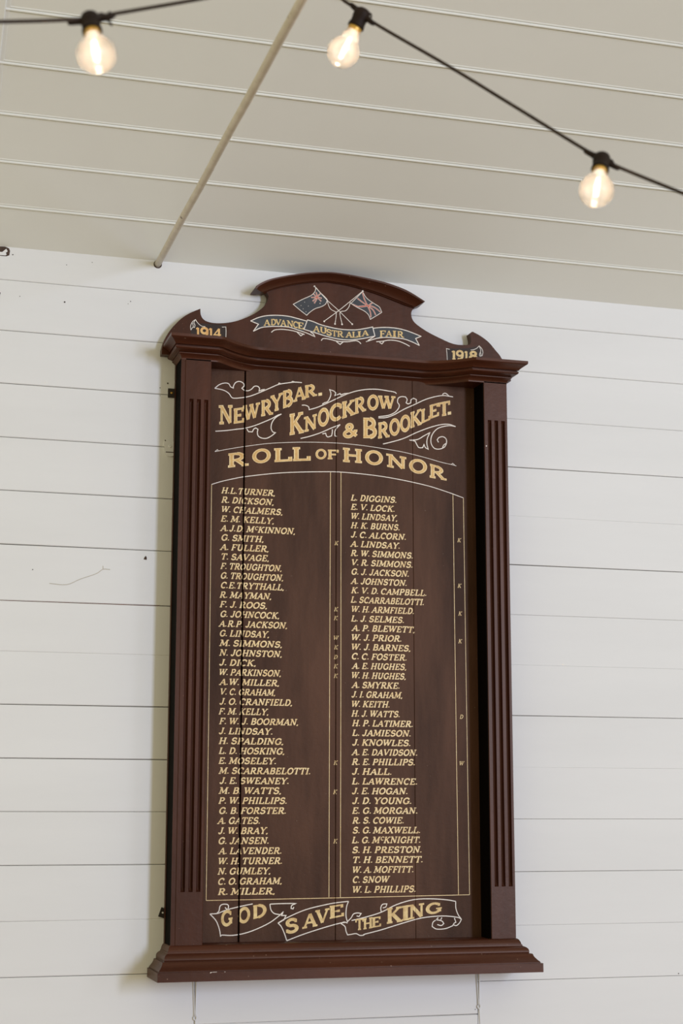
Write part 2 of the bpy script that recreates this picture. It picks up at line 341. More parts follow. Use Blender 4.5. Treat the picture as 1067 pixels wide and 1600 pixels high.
T = {'NEWRYBAR':[('N',[(0.88407,2.63051),(0.92255,2.63382),(0.92183,2.68783),(0.88328,2.68438)]),('E',[(0.92548,2.63512),(0.95489,2.64116),(0.95438,2.68416),(0.92492,2.67765)]),
('W',[(0.95119,2.64202),(0.99916,2.6575),(0.99872,2.70105),(0.95063,2.68762)]),('R',[(1.00211,2.66068),(1.03593,2.66895),(1.03553,2.71375),(1.00164,2.70611)]),
('Y',[(1.02842,2.67365),(1.0631,2.68576),(1.06273,2.7337),(1.02799,2.7207)]),('B',[(1.06384,2.68731),(1.09231,2.69903),(1.09199,2.74635),(1.06345,2.73751)]),('A',[(1.093,2.70734),
(1.12841,2.71887),(1.1282,2.75881),(1.09273,2.74942)]),('R',[(1.12576,2.72094),(1.16096,2.73099),(1.16083,2.76538),(1.12556,2.75786)]),('.',[(1.16477,2.73051),(1.17541,2.73279),
(1.17526,2.77744),(1.1646,2.77512)])],'KNOCKROW':[('K',[(1.08313,2.61284),(1.12364,2.62256),(1.12331,2.68356),(1.08271,2.67327)]),('N',[(1.12363,2.62443),(1.16059,2.63433),
(1.16041,2.67972),(1.1234,2.66706)]),('O',[(1.16322,2.64125),(1.1962,2.65095),(1.19607,2.70102),(1.16302,2.69119)]),('C',[(1.19657,2.65661),(1.23278,2.66959),(1.23272,2.7172),
(1.19644,2.70558)]),('K',[(1.23354,2.66964),(1.2711,2.68505),(1.27111,2.72902),(1.23349,2.71877)]),('R',[(1.26995,2.68497),(1.30346,2.69788),(1.30353,2.74199),(1.26996,2.73046)]),
('O',[(1.30656,2.69962),(1.34023,2.70347),(1.34036,2.74693),(1.30663,2.74221)]),('W',[(1.33829,2.70409),(1.38963,2.70689),(1.38982,2.74589),(1.33841,2.7445)])],
'BROOKLET':[('&',[(1.23551,2.61482),(1.27875,2.62061),(1.27878,2.66136),(1.23547,2.65545)]),('B',[(1.29488,2.61863),(1.33496,2.6212),(1.33512,2.67955),(1.29495,2.67759)]),
('R',[(1.33805,2.61989),(1.37215,2.62662),(1.37234,2.67295),(1.33818,2.6661)]),('O',[(1.371,2.63034),(1.40252,2.63541),(1.40277,2.68338),(1.37119,2.67743)]),
('O',[(1.40255,2.64226),(1.43383,2.64887),(1.43414,2.69621),(1.40281,2.68948)]),('K',[(1.43387,2.65573),(1.46692,2.66937),(1.46729,2.71611),(1.43418,2.70233)]),
('L',[(1.46536,2.67079),(1.49264,2.68487),(1.49298,2.72327),(1.46568,2.71216)]),('E',[(1.49068,2.68627),(1.51924,2.69819),(1.51963,2.73669),(1.49104,2.72698)]),
('T',[(1.51684,2.69495),(1.55262,2.70278),(1.55309,2.74523),(1.51724,2.73575)]),('.',[(1.54546,2.70229),(1.55582,2.70453),(1.55635,2.75165),(1.54597,2.74936)])],
'ROLL OF HONOR':[('R',[(0.91137,2.51182),(0.96884,2.52108),(0.96838,2.56151),(0.91083,2.55134)]),('O',[(0.97836,2.52679),(1.03081,2.53435),(1.03045,2.57423),(0.97792,2.56652)]),
('L',[(1.03972,2.53488),(1.09111,2.54093),(1.09086,2.57875),(1.03938,2.57405)]),('L',[(1.09186,2.54098),(1.14361,2.54558),(1.14343,2.58427),(1.0916,2.58028)]),
('O',[(1.15716,2.55011),(1.18889,2.55278),(1.1888,2.58114),(1.15704,2.57916)]),('F',[(1.19192,2.55222),(1.22379,2.55414),(1.22375,2.58107),(1.19184,2.57983)]),
('H',[(1.23597,2.54741),(1.29096,2.54696),(1.291,2.58676),(1.23592,2.58857)]),('O',[(1.29977,2.54449),(1.35248,2.54387),(1.35262,2.58531),(1.29983,2.5858)]),
('N',[(1.36174,2.54141),(1.42061,2.53433),(1.42085,2.57212),(1.36188,2.57985)]),('O',[(1.42836,2.52874),(1.48222,2.52658),(1.48257,2.56753),(1.42862,2.56957)]),
('R',[(1.48959,2.51792),(1.54022,2.51172),(1.5406,2.54743),(1.48994,2.5581)])],'GOD':[('G',[(0.9097,1.30087),(0.9402,1.30603),(0.93969,1.34475),(0.90913,1.34014)]),
('O',[(0.95418,1.30769),(0.98687,1.31348),(0.98644,1.35171),(0.95368,1.34709)]),('D',[(0.99486,1.31907),(1.03043,1.32678),(1.03012,1.35875),(0.99447,1.35414)])],
'SAVE':[('S',[(1.08151,1.27993),(1.11678,1.28502),(1.11656,1.32154),(1.08123,1.31764)]),('A',[(1.12627,1.29188),(1.16793,1.29884),(1.16779,1.33488),(1.12606,1.33038)]),
('V',[(1.16175,1.30216),(1.20087,1.30792),(1.20078,1.34471),(1.1616,1.33884)]),('E',[(1.20085,1.3163),(1.24019,1.32341),(1.24016,1.3545),(1.20076,1.34989)])],
'THE KING':[('T',[(1.2714,1.28537),(1.29433,1.28754),(1.29437,1.3167),(1.27141,1.31449)]),('H',[(1.29363,1.28755),(1.31804,1.291),(1.3181,1.31956),(1.29367,1.31606)]),
('E',[(1.31734,1.29166),(1.34252,1.2951),(1.34261,1.32112),(1.3174,1.31827)]),('K',[(1.35867,1.30067),(1.40235,1.30644),(1.40257,1.34632),(1.35883,1.34173)]),
('I',[(1.40094,1.30777),(1.42075,1.31005),(1.421,1.34933),(1.40116,1.34634)]),('N',[(1.41863,1.31074),(1.46338,1.31721),(1.46368,1.35398),(1.41887,1.3487)]),
('G',[(1.46769,1.32238),(1.51347,1.3289),(1.51375,1.35592),(1.46794,1.35129)])],'ADVANCE':[('A',[(1.00364,2.91551),(1.02264,2.91835),(1.02247,2.93696),(1.00346,2.93347)]),
('D',[(1.02509,2.91887),(1.03954,2.9204),(1.03938,2.9384),(1.02493,2.93717)]),('V',[(1.03738,2.91991),(1.05432,2.92072),(1.05418,2.93843),(1.03723,2.9376)]),
('A',[(1.05125,2.91953),(1.06884,2.91977),(1.0687,2.93842),(1.0511,2.93816)]),('N',[(1.06977,2.91891),(1.08834,2.9183),(1.08821,2.93697),(1.06964,2.93726)]),
('C',[(1.08772,2.91762),(1.10229,2.91698),(1.10218,2.93567),(1.0876,2.9363)]),('E',[(1.10229,2.91636),(1.11845,2.91459),(1.11834,2.93392),(1.10218,2.93505)])],
'AUSTRALIA':[('A',[(1.14522,2.91184),(1.1652,2.90976),(1.16514,2.92788),(1.14514,2.92995)]),('U',[(1.16552,2.90978),(1.18492,2.90702),(1.18486,2.92516),(1.16545,2.92728)]),
('S',[(1.18392,2.90444),(1.19959,2.9026),(1.19955,2.92075),(1.18387,2.92257)]),('T',[(1.19896,2.90255),(1.21529,2.90139),(1.21526,2.91956),(1.19892,2.92008)]),
('R',[(1.21591,2.90207),(1.23479,2.90112),(1.23477,2.91931),(1.21588,2.91961)]),('A',[(1.2392,2.90148),(1.26002,2.90257),(1.26002,2.92015),(1.23918,2.91905)]),
('L',[(1.25938,2.90283),(1.27519,2.90444),(1.2752,2.92173),(1.25938,2.9201)]),('I',[(1.27519,2.90507),(1.28469,2.90648),(1.28471,2.92379),(1.2752,2.92236)]),
('A',[(1.28596,2.90784),(1.30818,2.91345),(1.30821,2.93048),(1.28598,2.92547)])],'FAIR':[('F',[(1.34033,2.91106),(1.35789,2.91314),(1.35797,2.93211),(1.34039,2.93001)]),
('A',[(1.35726,2.91372),(1.3771,2.91535),(1.37719,2.93372),(1.35733,2.93206)]),('I',[(1.37838,2.91483),(1.38896,2.91507),(1.38906,2.93344),(1.37847,2.93319)]),
('R',[(1.3925,2.91536),(1.41242,2.9151),(1.41252,2.93286),(1.39259,2.9331)])],'1914':[('1',[(0.81434,2.86707),(0.82458,2.86744),(0.82408,2.8969),(0.81383,2.89651)]),
('9',[(0.82644,2.86759),(0.84976,2.86856),(0.84929,2.89807),(0.82594,2.89706)]),('1',[(0.85023,2.86812),(0.86052,2.86849),(0.86006,2.89802),(0.84977,2.89763)]),
('4',[(0.86193,2.86813),(0.88441,2.86902),(0.88398,2.89907),(0.86147,2.89814)])],'1918':[('1',[(1.55422,2.86274),(1.56642,2.8632),(1.56675,2.8905),(1.55453,2.89002)]),
('9',[(1.56744,2.86328),(1.5914,2.86417),(1.59176,2.89201),(1.56777,2.89108)]),('1',[(1.59293,2.86379),(1.60366,2.86413),(1.60403,2.89199),(1.59329,2.89163)]),
('8',[(1.60672,2.86387),(1.63386,2.8645),(1.63427,2.89291),(1.6071,2.89224)])],'names_left':[('H.L.TURNER,',0.894,1.0457,2.4402),('R. DICKSON,',0.8944,1.0422,2.4144),
('W. CHALMERS,',0.8937,1.0672,2.3885),('E. M. KELLY,',0.8933,1.0434,2.3627),('A.J.D. M^KINNON,',0.8937,1.1028,2.3369),('G. SMITH,',0.8948,1.0151,2.3111),
('A. FULLER,',0.8937,1.0293,2.2853),('T. SAVAGE,',0.8948,1.0303,2.2594),('F. TROUGHTON,',0.8945,1.0658,2.2336),('G. TROUGHTON,',0.8949,1.0704,2.2078),
('C.E.TRYTHALL,',0.8953,1.0725,2.182),('R. MAYMAN,',0.8935,1.0378,2.1561),('F. J. ROOS,',0.8939,1.0264,2.1303),('G. JOHNCOCK,',0.8953,1.0602,2.1045),
('A.R.P. JACKSON,',0.8932,1.0824,2.0786),('G. LINDSAY,',0.8943,1.0326,2.0528),('M. SIMMONS,',0.8954,1.0689,2.027),('N. JOHNSTON,',0.895,1.0684,2.0012),
('J. DICK,',0.8947,0.9974,1.9753),('W. PARKINSON,',0.894,1.0662,1.9495),('A.W. MILLER,',0.8969,1.0617,1.9237),('V. C. GRAHAM,',0.8973,1.051,1.8979),
('J. O. CRANFIELD,',0.8969,1.0978,1.872),('F. M. KELLY,',0.8955,1.0327,1.8462),('F. W. J. BOORMAN,',0.897,1.1148,1.8204),('J. LINDSAY.',0.8963,1.0447,1.7946),
('H. SPALDING,',0.8967,1.0745,1.7687),('L. D. HOSKING,',0.8971,1.0776,1.7429),('E. MOSELEY.',0.8967,1.0551,1.7171),('M. SCARRABELOTTI.',0.8985,1.149,1.6913),
('J. E. SWEANEY.',0.9,1.0901,1.6654),('M. B. WATTS,',0.8993,1.0694,1.6396),('P. W. PHILLIPS.',0.8983,1.0851,1.6138),('G. B. FORSTER.',0.8994,1.0831,1.588),
('A. GATES.',0.8973,1.0128,1.5621),('J. W. BRAY,',0.8984,1.0341,1.5363),('G. JANSEN.',0.8988,1.0372,1.5105),('A. LAVENDER.',0.9009,1.0717,1.4847),
('W. H. TURNER.',0.8988,1.0733,1.4588),('N. GUMLEY,',0.8989,1.0422,1.433),('C. O. GRAHAM,',0.8992,1.073,1.4072),('R. MILLER,',0.9,1.0547,1.3814)],
'names_right':[('L. DIGGINS.',1.2585,1.3938,2.4396),('E. V. LOCK.',1.2585,1.3886,2.4138),('W. LINDSAY,',1.2585,1.3958,2.388),('H. K. BURNS.',1.2585,1.4026,2.3622),
('J. C. ALCORN.',1.2585,1.421,2.3364),('A. LINDSAY.',1.2585,1.4031,2.3106),('R. W. SIMMONS.',1.2585,1.4407,2.2848),('V. R. SIMMONS.',1.2593,1.4398,2.259),
('G. J. JACKSON.',1.2596,1.4288,2.2333),('A. JOHNSTON.',1.2597,1.4225,2.2075),('K. V. D. CAMPBELL.',1.2597,1.4797,2.1817),('L. SCARRABELOTTI.',1.2585,1.4718,2.1559),
('W. H. ARMFIELD.',1.2593,1.4427,2.1301),('L. J. SELMES.',1.2593,1.4138,2.1043),('A. P. BLEWETT,',1.2623,1.4447,2.0785),('W. J. PRIOR.',1.2593,1.4066,2.0527),
('W. J. BARNES,',1.2593,1.4321,2.0269),('C. C. FOSTER.',1.2604,1.4212,2.0011),('A. E. HUGHES,',1.263,1.4195,1.9753),('W. H. HUGHES,',1.2597,1.4178,1.9495),
('A. SMYRKE.',1.2623,1.4002,1.9237),('J. I. GRAHAM,',1.2604,1.4077,1.8979),('W. KEITH.',1.2597,1.3713,1.8722),('H. J. WATTS.',1.2605,1.4002,1.8464),
('H. P. LATIMER.',1.2623,1.4375,1.8206),('L. JAMIESON.',1.2623,1.4316,1.7948),('J. KNOWLES.',1.2623,1.4307,1.769),('A. E. DAVIDSON.',1.2623,1.4498,1.7432),
('R. E. PHILLIPS.',1.2616,1.4428,1.7174),('J. HALL.',1.2616,1.3765,1.6916),('L. LAWRENCE.',1.2616,1.4492,1.6658),('J. E. HOGAN.',1.2616,1.4216,1.64),
('J. D. YOUNG.',1.2623,1.4323,1.6142),('E. G. MORGAN.',1.2623,1.4494,1.5884),('R. S. COWIE.',1.2631,1.4102,1.5626),('S. G. MAXWELL.',1.2634,1.4565,1.5368),
('L. G. M^KNIGHT.',1.2616,1.4571,1.5111),('S. H. PRESTON.',1.2623,1.4606,1.4853),('T. H. BENNETT.',1.2631,1.4634,1.4595),('W. A. MOFFITT.',1.2623,1.4366,1.4337),
('C. SNOW',1.2631,1.3655,1.4079),('W. L. PHILLIPS.',1.2623,1.4426,1.3821)],'marks':[('K',1.2181,2.3188),('K',1.2173,2.1364),('K',1.2166,2.1122),('W',1.2167,2.0583),
('K',1.2175,2.0328),('D',1.2165,2.0063),('K',1.2169,1.9813),('K',1.2169,1.9553),('K',1.217,1.7231),('K',1.2157,1.6458),('K',1.2166,1.517),('K',1.5761,2.3435),('K',1.5753,2.2147),
('K',1.5762,2.1366),('K',1.5753,2.0594),('D',1.5766,1.8513),('W',1.575,1.7245)],'scrolls':{'a':[[(0.87157,2.73099),(0.88426,2.74233),(0.8989,2.74787),(0.90998,2.74683),
(0.91562,2.73868),(0.92305,2.7355),(0.92407,2.74228),(0.93022,2.75206),(0.94128,2.75549),(0.95135,2.75101),(0.95366,2.74371),(0.94708,2.73651),(0.95455,2.73146),(0.96568,2.73115),
(0.9749,2.73668),(0.98225,2.74469),(0.99155,2.74537),(0.9972,2.74018),(0.99542,2.73182),(1.00283,2.7361),(1.01102,2.73819),(1.00102,2.7311)],[(0.87157,2.73099),(0.88813,2.72923),
(0.90105,2.72571),(0.91221,2.71834),(0.92157,2.70749),(0.94371,2.70944),(0.96957,2.71576),(0.99917,2.7291),(1.0289,2.74437),(1.05129,2.7554),(1.0738,2.76083),(1.0964,2.76514),
(1.11719,2.76517)],[(1.04942,2.75451),(1.05201,2.75921),(1.05804,2.75703)],[(1.08697,2.76331),(1.09072,2.7666),(1.0964,2.76514)]],'b':[[(0.87522,2.61115),(0.90445,2.61491),
(0.93376,2.62052),(0.95583,2.62456),(0.98162,2.63294),(1.00747,2.64468),(1.03342,2.65759),(1.04828,2.66718),(1.05947,2.67168)],[(1.05947,2.67168),(1.04644,2.66333),
(1.03719,2.65338),(1.0317,2.64184),(1.0307,2.62876),(1.03562,2.61979),(1.04309,2.61805),(1.032,2.60842),(1.01905,2.60091),(1.00606,2.60008),(0.99488,2.60528),(0.99219,2.6151),
(0.99357,2.62446),(0.98723,2.62775),(0.98172,2.62368),(0.9781,2.61604),(0.96701,2.61605),(0.96249,2.62315)]],'c':[[(1.11755,2.7008),(1.12699,2.70146),(1.13647,2.69762),
(1.1384,2.68948),(1.1611,2.69745),(1.18766,2.71062),(1.21816,2.72715),(1.24113,2.73903),(1.25265,2.74441),(1.27575,2.75293),(1.30666,2.75975),(1.33768,2.76201),(1.36881,2.75969),
(1.38636,2.7579),(1.39299,2.75378)],[(1.17626,2.70793),(1.18195,2.71211),(1.19146,2.71655),(1.19905,2.73032),(1.20055,2.74178),(1.19709,2.751),(1.20856,2.74805),(1.21507,2.74283),
(1.21241,2.73507),(1.22006,2.73827),(1.22771,2.74185),(1.22963,2.7382),(1.24113,2.74282),(1.25265,2.74441)]],'d':[[(1.11433,2.60629),(1.14254,2.61482),(1.17274,2.62688),
(1.20308,2.64201),(1.22783,2.65305)],[(1.22783,2.65305),(1.21831,2.64301),(1.21261,2.63324),(1.21264,2.6201),(1.21835,2.61859)],[(1.17654,2.62338),(1.18602,2.62587),
(1.1887,2.6178),(1.19364,2.61587),(1.20313,2.61949),(1.20501,2.62899),(1.20537,2.6384)]],'e':[[(1.33938,2.67984),(1.36072,2.68205),(1.3841,2.69126),(1.41543,2.71021),
(1.44691,2.72619),(1.47854,2.74263),(1.51028,2.75376),(1.53414,2.75817),(1.56198,2.7563)],[(1.33939,2.68326),(1.36852,2.68905),(1.38803,2.69915),(1.39902,2.71213),
(1.40064,2.72179),(1.39599,2.72911),(1.398,2.74074),(1.40781,2.74603),(1.41956,2.74611),(1.42422,2.73877),(1.42142,2.72899),(1.42728,2.72634),(1.43515,2.72996),(1.43599,2.73846),
(1.4431,2.74395),(1.45173,2.74073),(1.45166,2.73113)],[(1.53015,2.75711),(1.5322,2.76305),(1.54018,2.76517),(1.55084,2.75744)]],'f':[[(1.35269,2.6057),(1.37985,2.61386),
(1.41494,2.62634),(1.45418,2.64639),(1.49363,2.66311),(1.52532,2.67288),(1.54913,2.67523),(1.56894,2.67002)],[(1.56894,2.67002),(1.54909,2.67139),(1.52128,2.66418),
(1.50536,2.65241),(1.49534,2.63456),(1.49517,2.61547),(1.5049,2.60274),(1.52065,2.60182),(1.53454,2.60841),(1.5406,2.62026),(1.53993,2.63169),(1.5309,2.638),(1.51901,2.63532),
(1.51302,2.62806),(1.51689,2.62067)],[(1.52859,2.60613),(1.53262,2.61402),(1.539,2.61901)],[(1.43052,2.62202),(1.45402,2.62504),(1.47373,2.63698),(1.49152,2.64768),
(1.4835,2.62998),(1.48219,2.61465),(1.48598,2.5989),(1.47738,2.60369),(1.47353,2.6122),(1.46952,2.60244),(1.45777,2.60246),(1.45003,2.61452),(1.44615,2.61998),
(1.43052,2.62202)]]},'arc_top':[(0.87426,2.55421),(0.91248,2.56392),(0.96379,2.57522),(1.0229,2.58634),(1.08252,2.59309),(1.14262,2.59765),(1.20697,2.59987),(1.25271,2.59939),
(1.30638,2.59675),(1.36038,2.59183),(1.4147,2.58575),(1.47714,2.57441),(1.52421,2.56395),(1.55575,2.55899),(1.56956,2.556)],'arc_buds':[[(0.87534,2.55501),(0.88146,2.56052),
(0.88517,2.55635)],[(1.55377,2.55887),(1.55896,2.56299),(1.56562,2.55729)]],'arc_main':[(0.86691,2.46317),(0.89232,2.47254),(0.92758,2.4825),(0.96304,2.49074),(1.06152,2.50659),
(1.17049,2.51581),(1.24399,2.51829),(1.35545,2.51239),(1.46828,2.4969),(1.53467,2.48135),(1.58959,2.46506)],'gold':[[(0.86691,2.46317),(0.86868,1.90682),(0.86964,1.36824)],
[(1.20036,2.51611),(1.19916,1.91366),(1.19881,1.372)],[(1.23034,2.51785),(1.23077,1.91431),(1.23007,1.37159)],[(1.55848,2.4744),(1.55992,1.90355),(1.56167,1.37231)],
[(1.58959,2.46506),(1.59125,1.90416),(1.59347,1.37359)],[(0.86964,1.36824),(1.20969,1.37021),(1.59347,1.37359)]],'banners':{'god':[[(0.88005,1.33425),(0.89991,1.33521),
(0.91312,1.34008),(0.933,1.34612),(0.96631,1.35327),(0.99308,1.35799)],[(0.88005,1.33425),(0.89688,1.31627),(0.90583,1.29399),(0.90873,1.27689)],[(0.90873,1.27689),
(0.91265,1.2806),(0.94056,1.27943),(0.97383,1.2845),(1.0072,1.29532),(1.0407,1.31065),(1.06758,1.32938)],[(0.89858,1.33586),(0.9038,1.34149),(0.90629,1.35287),(0.91286,1.35786),
(0.92485,1.35769),(0.92892,1.35254),(0.92638,1.34305),(0.91963,1.35013)],[(1.03892,1.35671),(1.04175,1.34258),(1.05063,1.33285),(1.06758,1.32938)],[(1.03892,1.35671),
(1.06735,1.35759),(1.10952,1.35764),(1.09797,1.35266),(1.09598,1.34498),(1.10143,1.34361),(1.10344,1.34872)],[(1.06758,1.32938),(1.07565,1.33758),(1.07031,1.32742),
(1.08251,1.32722),(1.07583,1.31453)]],'save':[[(1.06098,1.30839),(1.08798,1.32265),(1.13556,1.34117),(1.19041,1.35327),(1.22146,1.35801),(1.25265,1.36082)],[(1.06098,1.30839),
(1.06985,1.29929),(1.07811,1.28254),(1.08502,1.26328)],[(1.08502,1.26328),(1.12908,1.27839),(1.17687,1.29225),(1.22501,1.30428),(1.24575,1.30715)],[(1.25265,1.36082),
(1.2471,1.34597),(1.24573,1.32332),(1.2499,1.30708)],[(1.07582,1.31581),(1.06233,1.30837)]],'king':[[(1.2499,1.30902),(1.2596,1.31792),(1.26654,1.32817),(1.27767,1.33059),
(1.28741,1.32914),(1.28184,1.32145),(1.27488,1.32285)],[(1.26099,1.31142),(1.30134,1.31983),(1.34334,1.33153),(1.38564,1.35049),(1.43528,1.36291),(1.48518,1.36422),
(1.52816,1.36101),(1.5533,1.3567)],[(1.23192,1.30416),(1.24299,1.29622),(1.24576,1.28455),(1.24992,1.2748),(1.25961,1.27591),(1.27347,1.27758),(1.28389,1.27286),(1.29431,1.27331),
(1.2978,1.27583),(1.34319,1.286),(1.39949,1.30127),(1.45625,1.3147),(1.51337,1.31903),(1.5564,1.31504),(1.5693,1.30955)],[(1.5533,1.3567),(1.5538,1.33818),(1.56008,1.32158),
(1.5693,1.30955)],[(1.5693,1.30955),(1.56342,1.29976),(1.5547,1.29332),(1.54539,1.29546),(1.54903,1.30001),(1.55337,1.30191),(1.54919,1.31318)],[(1.54536,1.29349),
(1.52376,1.28599),(1.49873,1.28513),(1.48595,1.29191),(1.48819,1.30302),(1.49896,1.30874),(1.51323,1.30588),(1.51889,1.29921),(1.51168,1.29408),(1.50027,1.29691)],
[(1.49609,1.30748),(1.50331,1.31524)],[(1.50967,1.30725),(1.51333,1.31508)],[(1.34335,1.33218),(1.34198,1.34263),(1.34692,1.35169),(1.35887,1.35283),(1.35603,1.34503),
(1.34759,1.34255)],[(1.23192,1.30416),(1.24021,1.30789),(1.2499,1.30514)]]},'ban_fill':[[(0.96681,2.92662),(0.98962,2.93848),(1.01409,2.94586),(1.04484,2.94945),(1.07574,2.949),
(1.10057,2.94489),(1.12858,2.93948),(1.11938,2.91529),(1.11817,2.90803),(1.10077,2.91218),(1.07596,2.91788),(1.0451,2.91746),(1.01745,2.91451),(0.99604,2.90961),(0.97477,2.89763),
(0.98921,2.91924)],[(1.12912,2.94359),(1.14691,2.93948),(1.16568,2.93325),(1.19388,2.9278),(1.22846,2.92443),(1.26634,2.92603),(1.29169,2.9313),(1.31937,2.93899),(1.32599,2.91303),
(1.29166,2.90297),(1.2537,2.89577),(1.22221,2.89508),(1.18456,2.90042),(1.15016,2.90851),(1.119,2.91526)],[(1.32191,2.93541),(1.34265,2.93937),(1.36825,2.94152),(1.39391,2.94082),
(1.41963,2.93663),(1.44539,2.92924),(1.46314,2.9234),(1.44691,2.91571),(1.45807,2.89599),(1.43876,2.90394),(1.41304,2.91134),(1.38735,2.9124),(1.35533,2.91135),(1.3298,2.90673),
(1.32599,2.91303)]],'ban_line':[[(0.96681,2.92662),(0.98962,2.93848),(1.01409,2.94586),(1.04484,2.94945),(1.07574,2.949),(1.10057,2.94489),(1.12858,2.93948)],[(0.96681,2.92662),
(0.98921,2.91924),(0.97477,2.89763)],[(0.97477,2.89763),(0.99604,2.90961),(1.01745,2.91451),(1.0451,2.91746),(1.07596,2.91788),(1.10077,2.91218),(1.12564,2.90584),
(1.15059,2.89669),(1.14588,2.90441),(1.13807,2.90875)],[(1.12912,2.94359),(1.14691,2.93948),(1.16568,2.93325),(1.19388,2.9278),(1.22846,2.92443),(1.26634,2.92603),(1.29169,2.9313),
(1.31937,2.93899),(1.32599,2.91303)],[(1.32599,2.91303),(1.29166,2.90297),(1.2537,2.89577),(1.22221,2.89508),(1.18456,2.90042),(1.15016,2.90851),(1.119,2.91526),(1.12912,2.94359)],
[(1.32191,2.93541),(1.34265,2.93937),(1.36825,2.94152),(1.39391,2.94082),(1.41963,2.93663),(1.44539,2.92924),(1.46314,2.9234),(1.44691,2.91571),(1.45807,2.89599)],
[(1.45807,2.89599),(1.43876,2.90394),(1.41304,2.91134),(1.38735,2.9124),(1.35533,2.91135),(1.32979,2.9061),(1.29957,2.89418),(1.32599,2.91303)],[(1.02589,2.89879),
(1.03596,2.90676),(1.05749,2.91011),(1.08221,2.90907),(1.10081,2.90596),(1.12101,2.90048)],[(1.09926,2.90583),(1.11017,2.89585),(1.11697,2.90076)],[(1.16897,2.88666),
(1.1752,2.89341),(1.19397,2.89276),(1.21594,2.88893),(1.24425,2.88967),(1.26949,2.89487),(1.28056,2.89106),(1.28467,2.88669)],[(1.2128,2.88774),(1.2238,2.88019),(1.23323,2.88878)],
[(1.32977,2.89664),(1.3489,2.89978),(1.36809,2.9045),(1.39372,2.90407),(1.41617,2.89735),(1.429,2.89111)],[(1.33932,2.89585),(1.34632,2.89169),(1.35209,2.89846)]],
'flag_a_fill':[(1.15249,3.04047),(1.15097,3.0293),(1.14537,3.02092),(1.13602,3.01316),(1.11268,3.0007),(1.08789,2.98504),(1.10663,2.97041),(1.12694,2.95653),(1.13469,2.96503),
(1.15025,2.97736),(1.169,2.98528),(1.18152,2.99425),(1.1862,3.00726),(1.17674,3.01681),(1.16572,3.02591)],'flag_a_line':[(1.15249,3.04047),(1.15097,3.0293),(1.14537,3.02092),
(1.13602,3.01316),(1.11268,3.0007),(1.08789,2.98504),(1.10663,2.97041),(1.12694,2.95653),(1.13469,2.96503),(1.15025,2.97736),(1.169,2.98528),(1.18152,2.99425),(1.1862,3.00726),
(1.17674,3.01681),(1.16572,3.02591),(1.15249,3.04047)],'flag_a_red':[[(1.1538,3.0264),(1.157,3.01095),(1.14862,2.99291)],[(1.13916,3.00935),(1.15574,3.01146),(1.17048,3.00995)],
[(1.14537,3.02092),(1.16895,3.001)],[(1.16729,3.02447),(1.1439,2.99877)]],'flag_a_star':[((1.12051,2.99419),0.0013),((1.11029,2.98325),0.0013),((1.11656,2.97441),0.0013),
((1.13148,2.98355),0.0013),((1.1247,2.96667),0.0013),((1.16521,2.99438),0.0019)],'flag_b_fill':[(1.2896,3.04028),(1.30136,3.02229),(1.32049,3.0097),(1.33804,3.00013),
(1.34282,2.99261),(1.34663,2.98437),(1.32997,2.97247),(1.31241,2.96052),(1.30765,2.97213),(1.29971,2.9803),(1.28858,2.98629),(1.2727,2.99281),(1.25526,3.00234),(1.27272,3.02131)],
'flag_b_line':[(1.2896,3.04028),(1.30136,3.02229),(1.32049,3.0097),(1.33804,3.00013),(1.34282,2.99261),(1.34663,2.98437),(1.32997,2.97247),(1.31241,2.96052),(1.30765,2.97213),
(1.29971,2.9803),(1.28858,2.98629),(1.2727,2.99281),(1.25526,3.00234),(1.27272,3.02131),(1.2896,3.04028)],'flag_b_cross':[[(1.2743,3.01923),(1.2902,3.0086),(1.30451,2.99972),
(1.32044,2.98907),(1.32838,2.97455)],[(1.26002,3.00023),(1.27905,2.99495),(1.30451,2.99972),(1.31889,3.01051)],[(1.28959,3.03711),(1.29498,3.01854),(1.30451,2.99972),
(1.31245,2.98204),(1.31401,2.96635)],[(1.27588,2.99467),(1.30451,2.99972),(1.32365,2.99728),(1.34279,2.98467)]],'poles':[[(1.14897,3.04267),(1.18425,3.00708),(1.21894,2.97864),
(1.25843,2.94267)],[(1.29023,3.04161),(1.25367,3.00853),(1.21894,2.97769),(1.17816,2.94433)],[(1.18582,3.00565),(1.189,2.99333),(1.19532,2.9813),(1.20634,2.97534),
(1.21264,2.97337),(1.21204,2.96073),(1.20893,2.9391)],[(1.25368,3.00536),(1.24893,2.99072),(1.23945,2.97948),(1.22682,2.97617),(1.22305,2.96797),(1.22939,2.94021)]],
'pole_ends':[(1.14897,3.04267),(1.29023,3.04161),(1.25907,2.94209),(1.17754,2.94334),(1.20893,2.93848),(1.22939,2.93895)],'d14_line':[[(0.80051,2.8866),(0.79918,2.89599),
(0.80135,2.90451),(0.80588,2.91203),(0.81277,2.91739),(0.81637,2.91174),(0.82231,2.90509),(0.83056,2.90031),(0.83992,2.89943)],[(0.81277,2.91739),(0.80826,2.90866),
(0.81141,2.90179),(0.81014,2.89454),(0.80501,2.89482),(0.80051,2.8866)],[(0.8048,2.90718),(0.80732,2.89597)],[(0.88675,2.90217),(0.89732,2.90354),(0.8982,2.89118),
(0.89779,2.86964)]],'d14_fill':[[(0.80051,2.8866),(0.79918,2.89599),(0.80135,2.90451),(0.80588,2.91203),(0.81277,2.91739),(0.81637,2.91174),(0.82231,2.90509),(0.83043,2.90816),
(0.85615,2.90867),(0.8843,2.90914),(0.89796,2.9079),(0.89779,2.86964),(0.80091,2.86407)]],'d18_line':[[(1.61303,2.8952),(1.62331,2.89752),(1.63236,2.90248),(1.63889,2.90974),
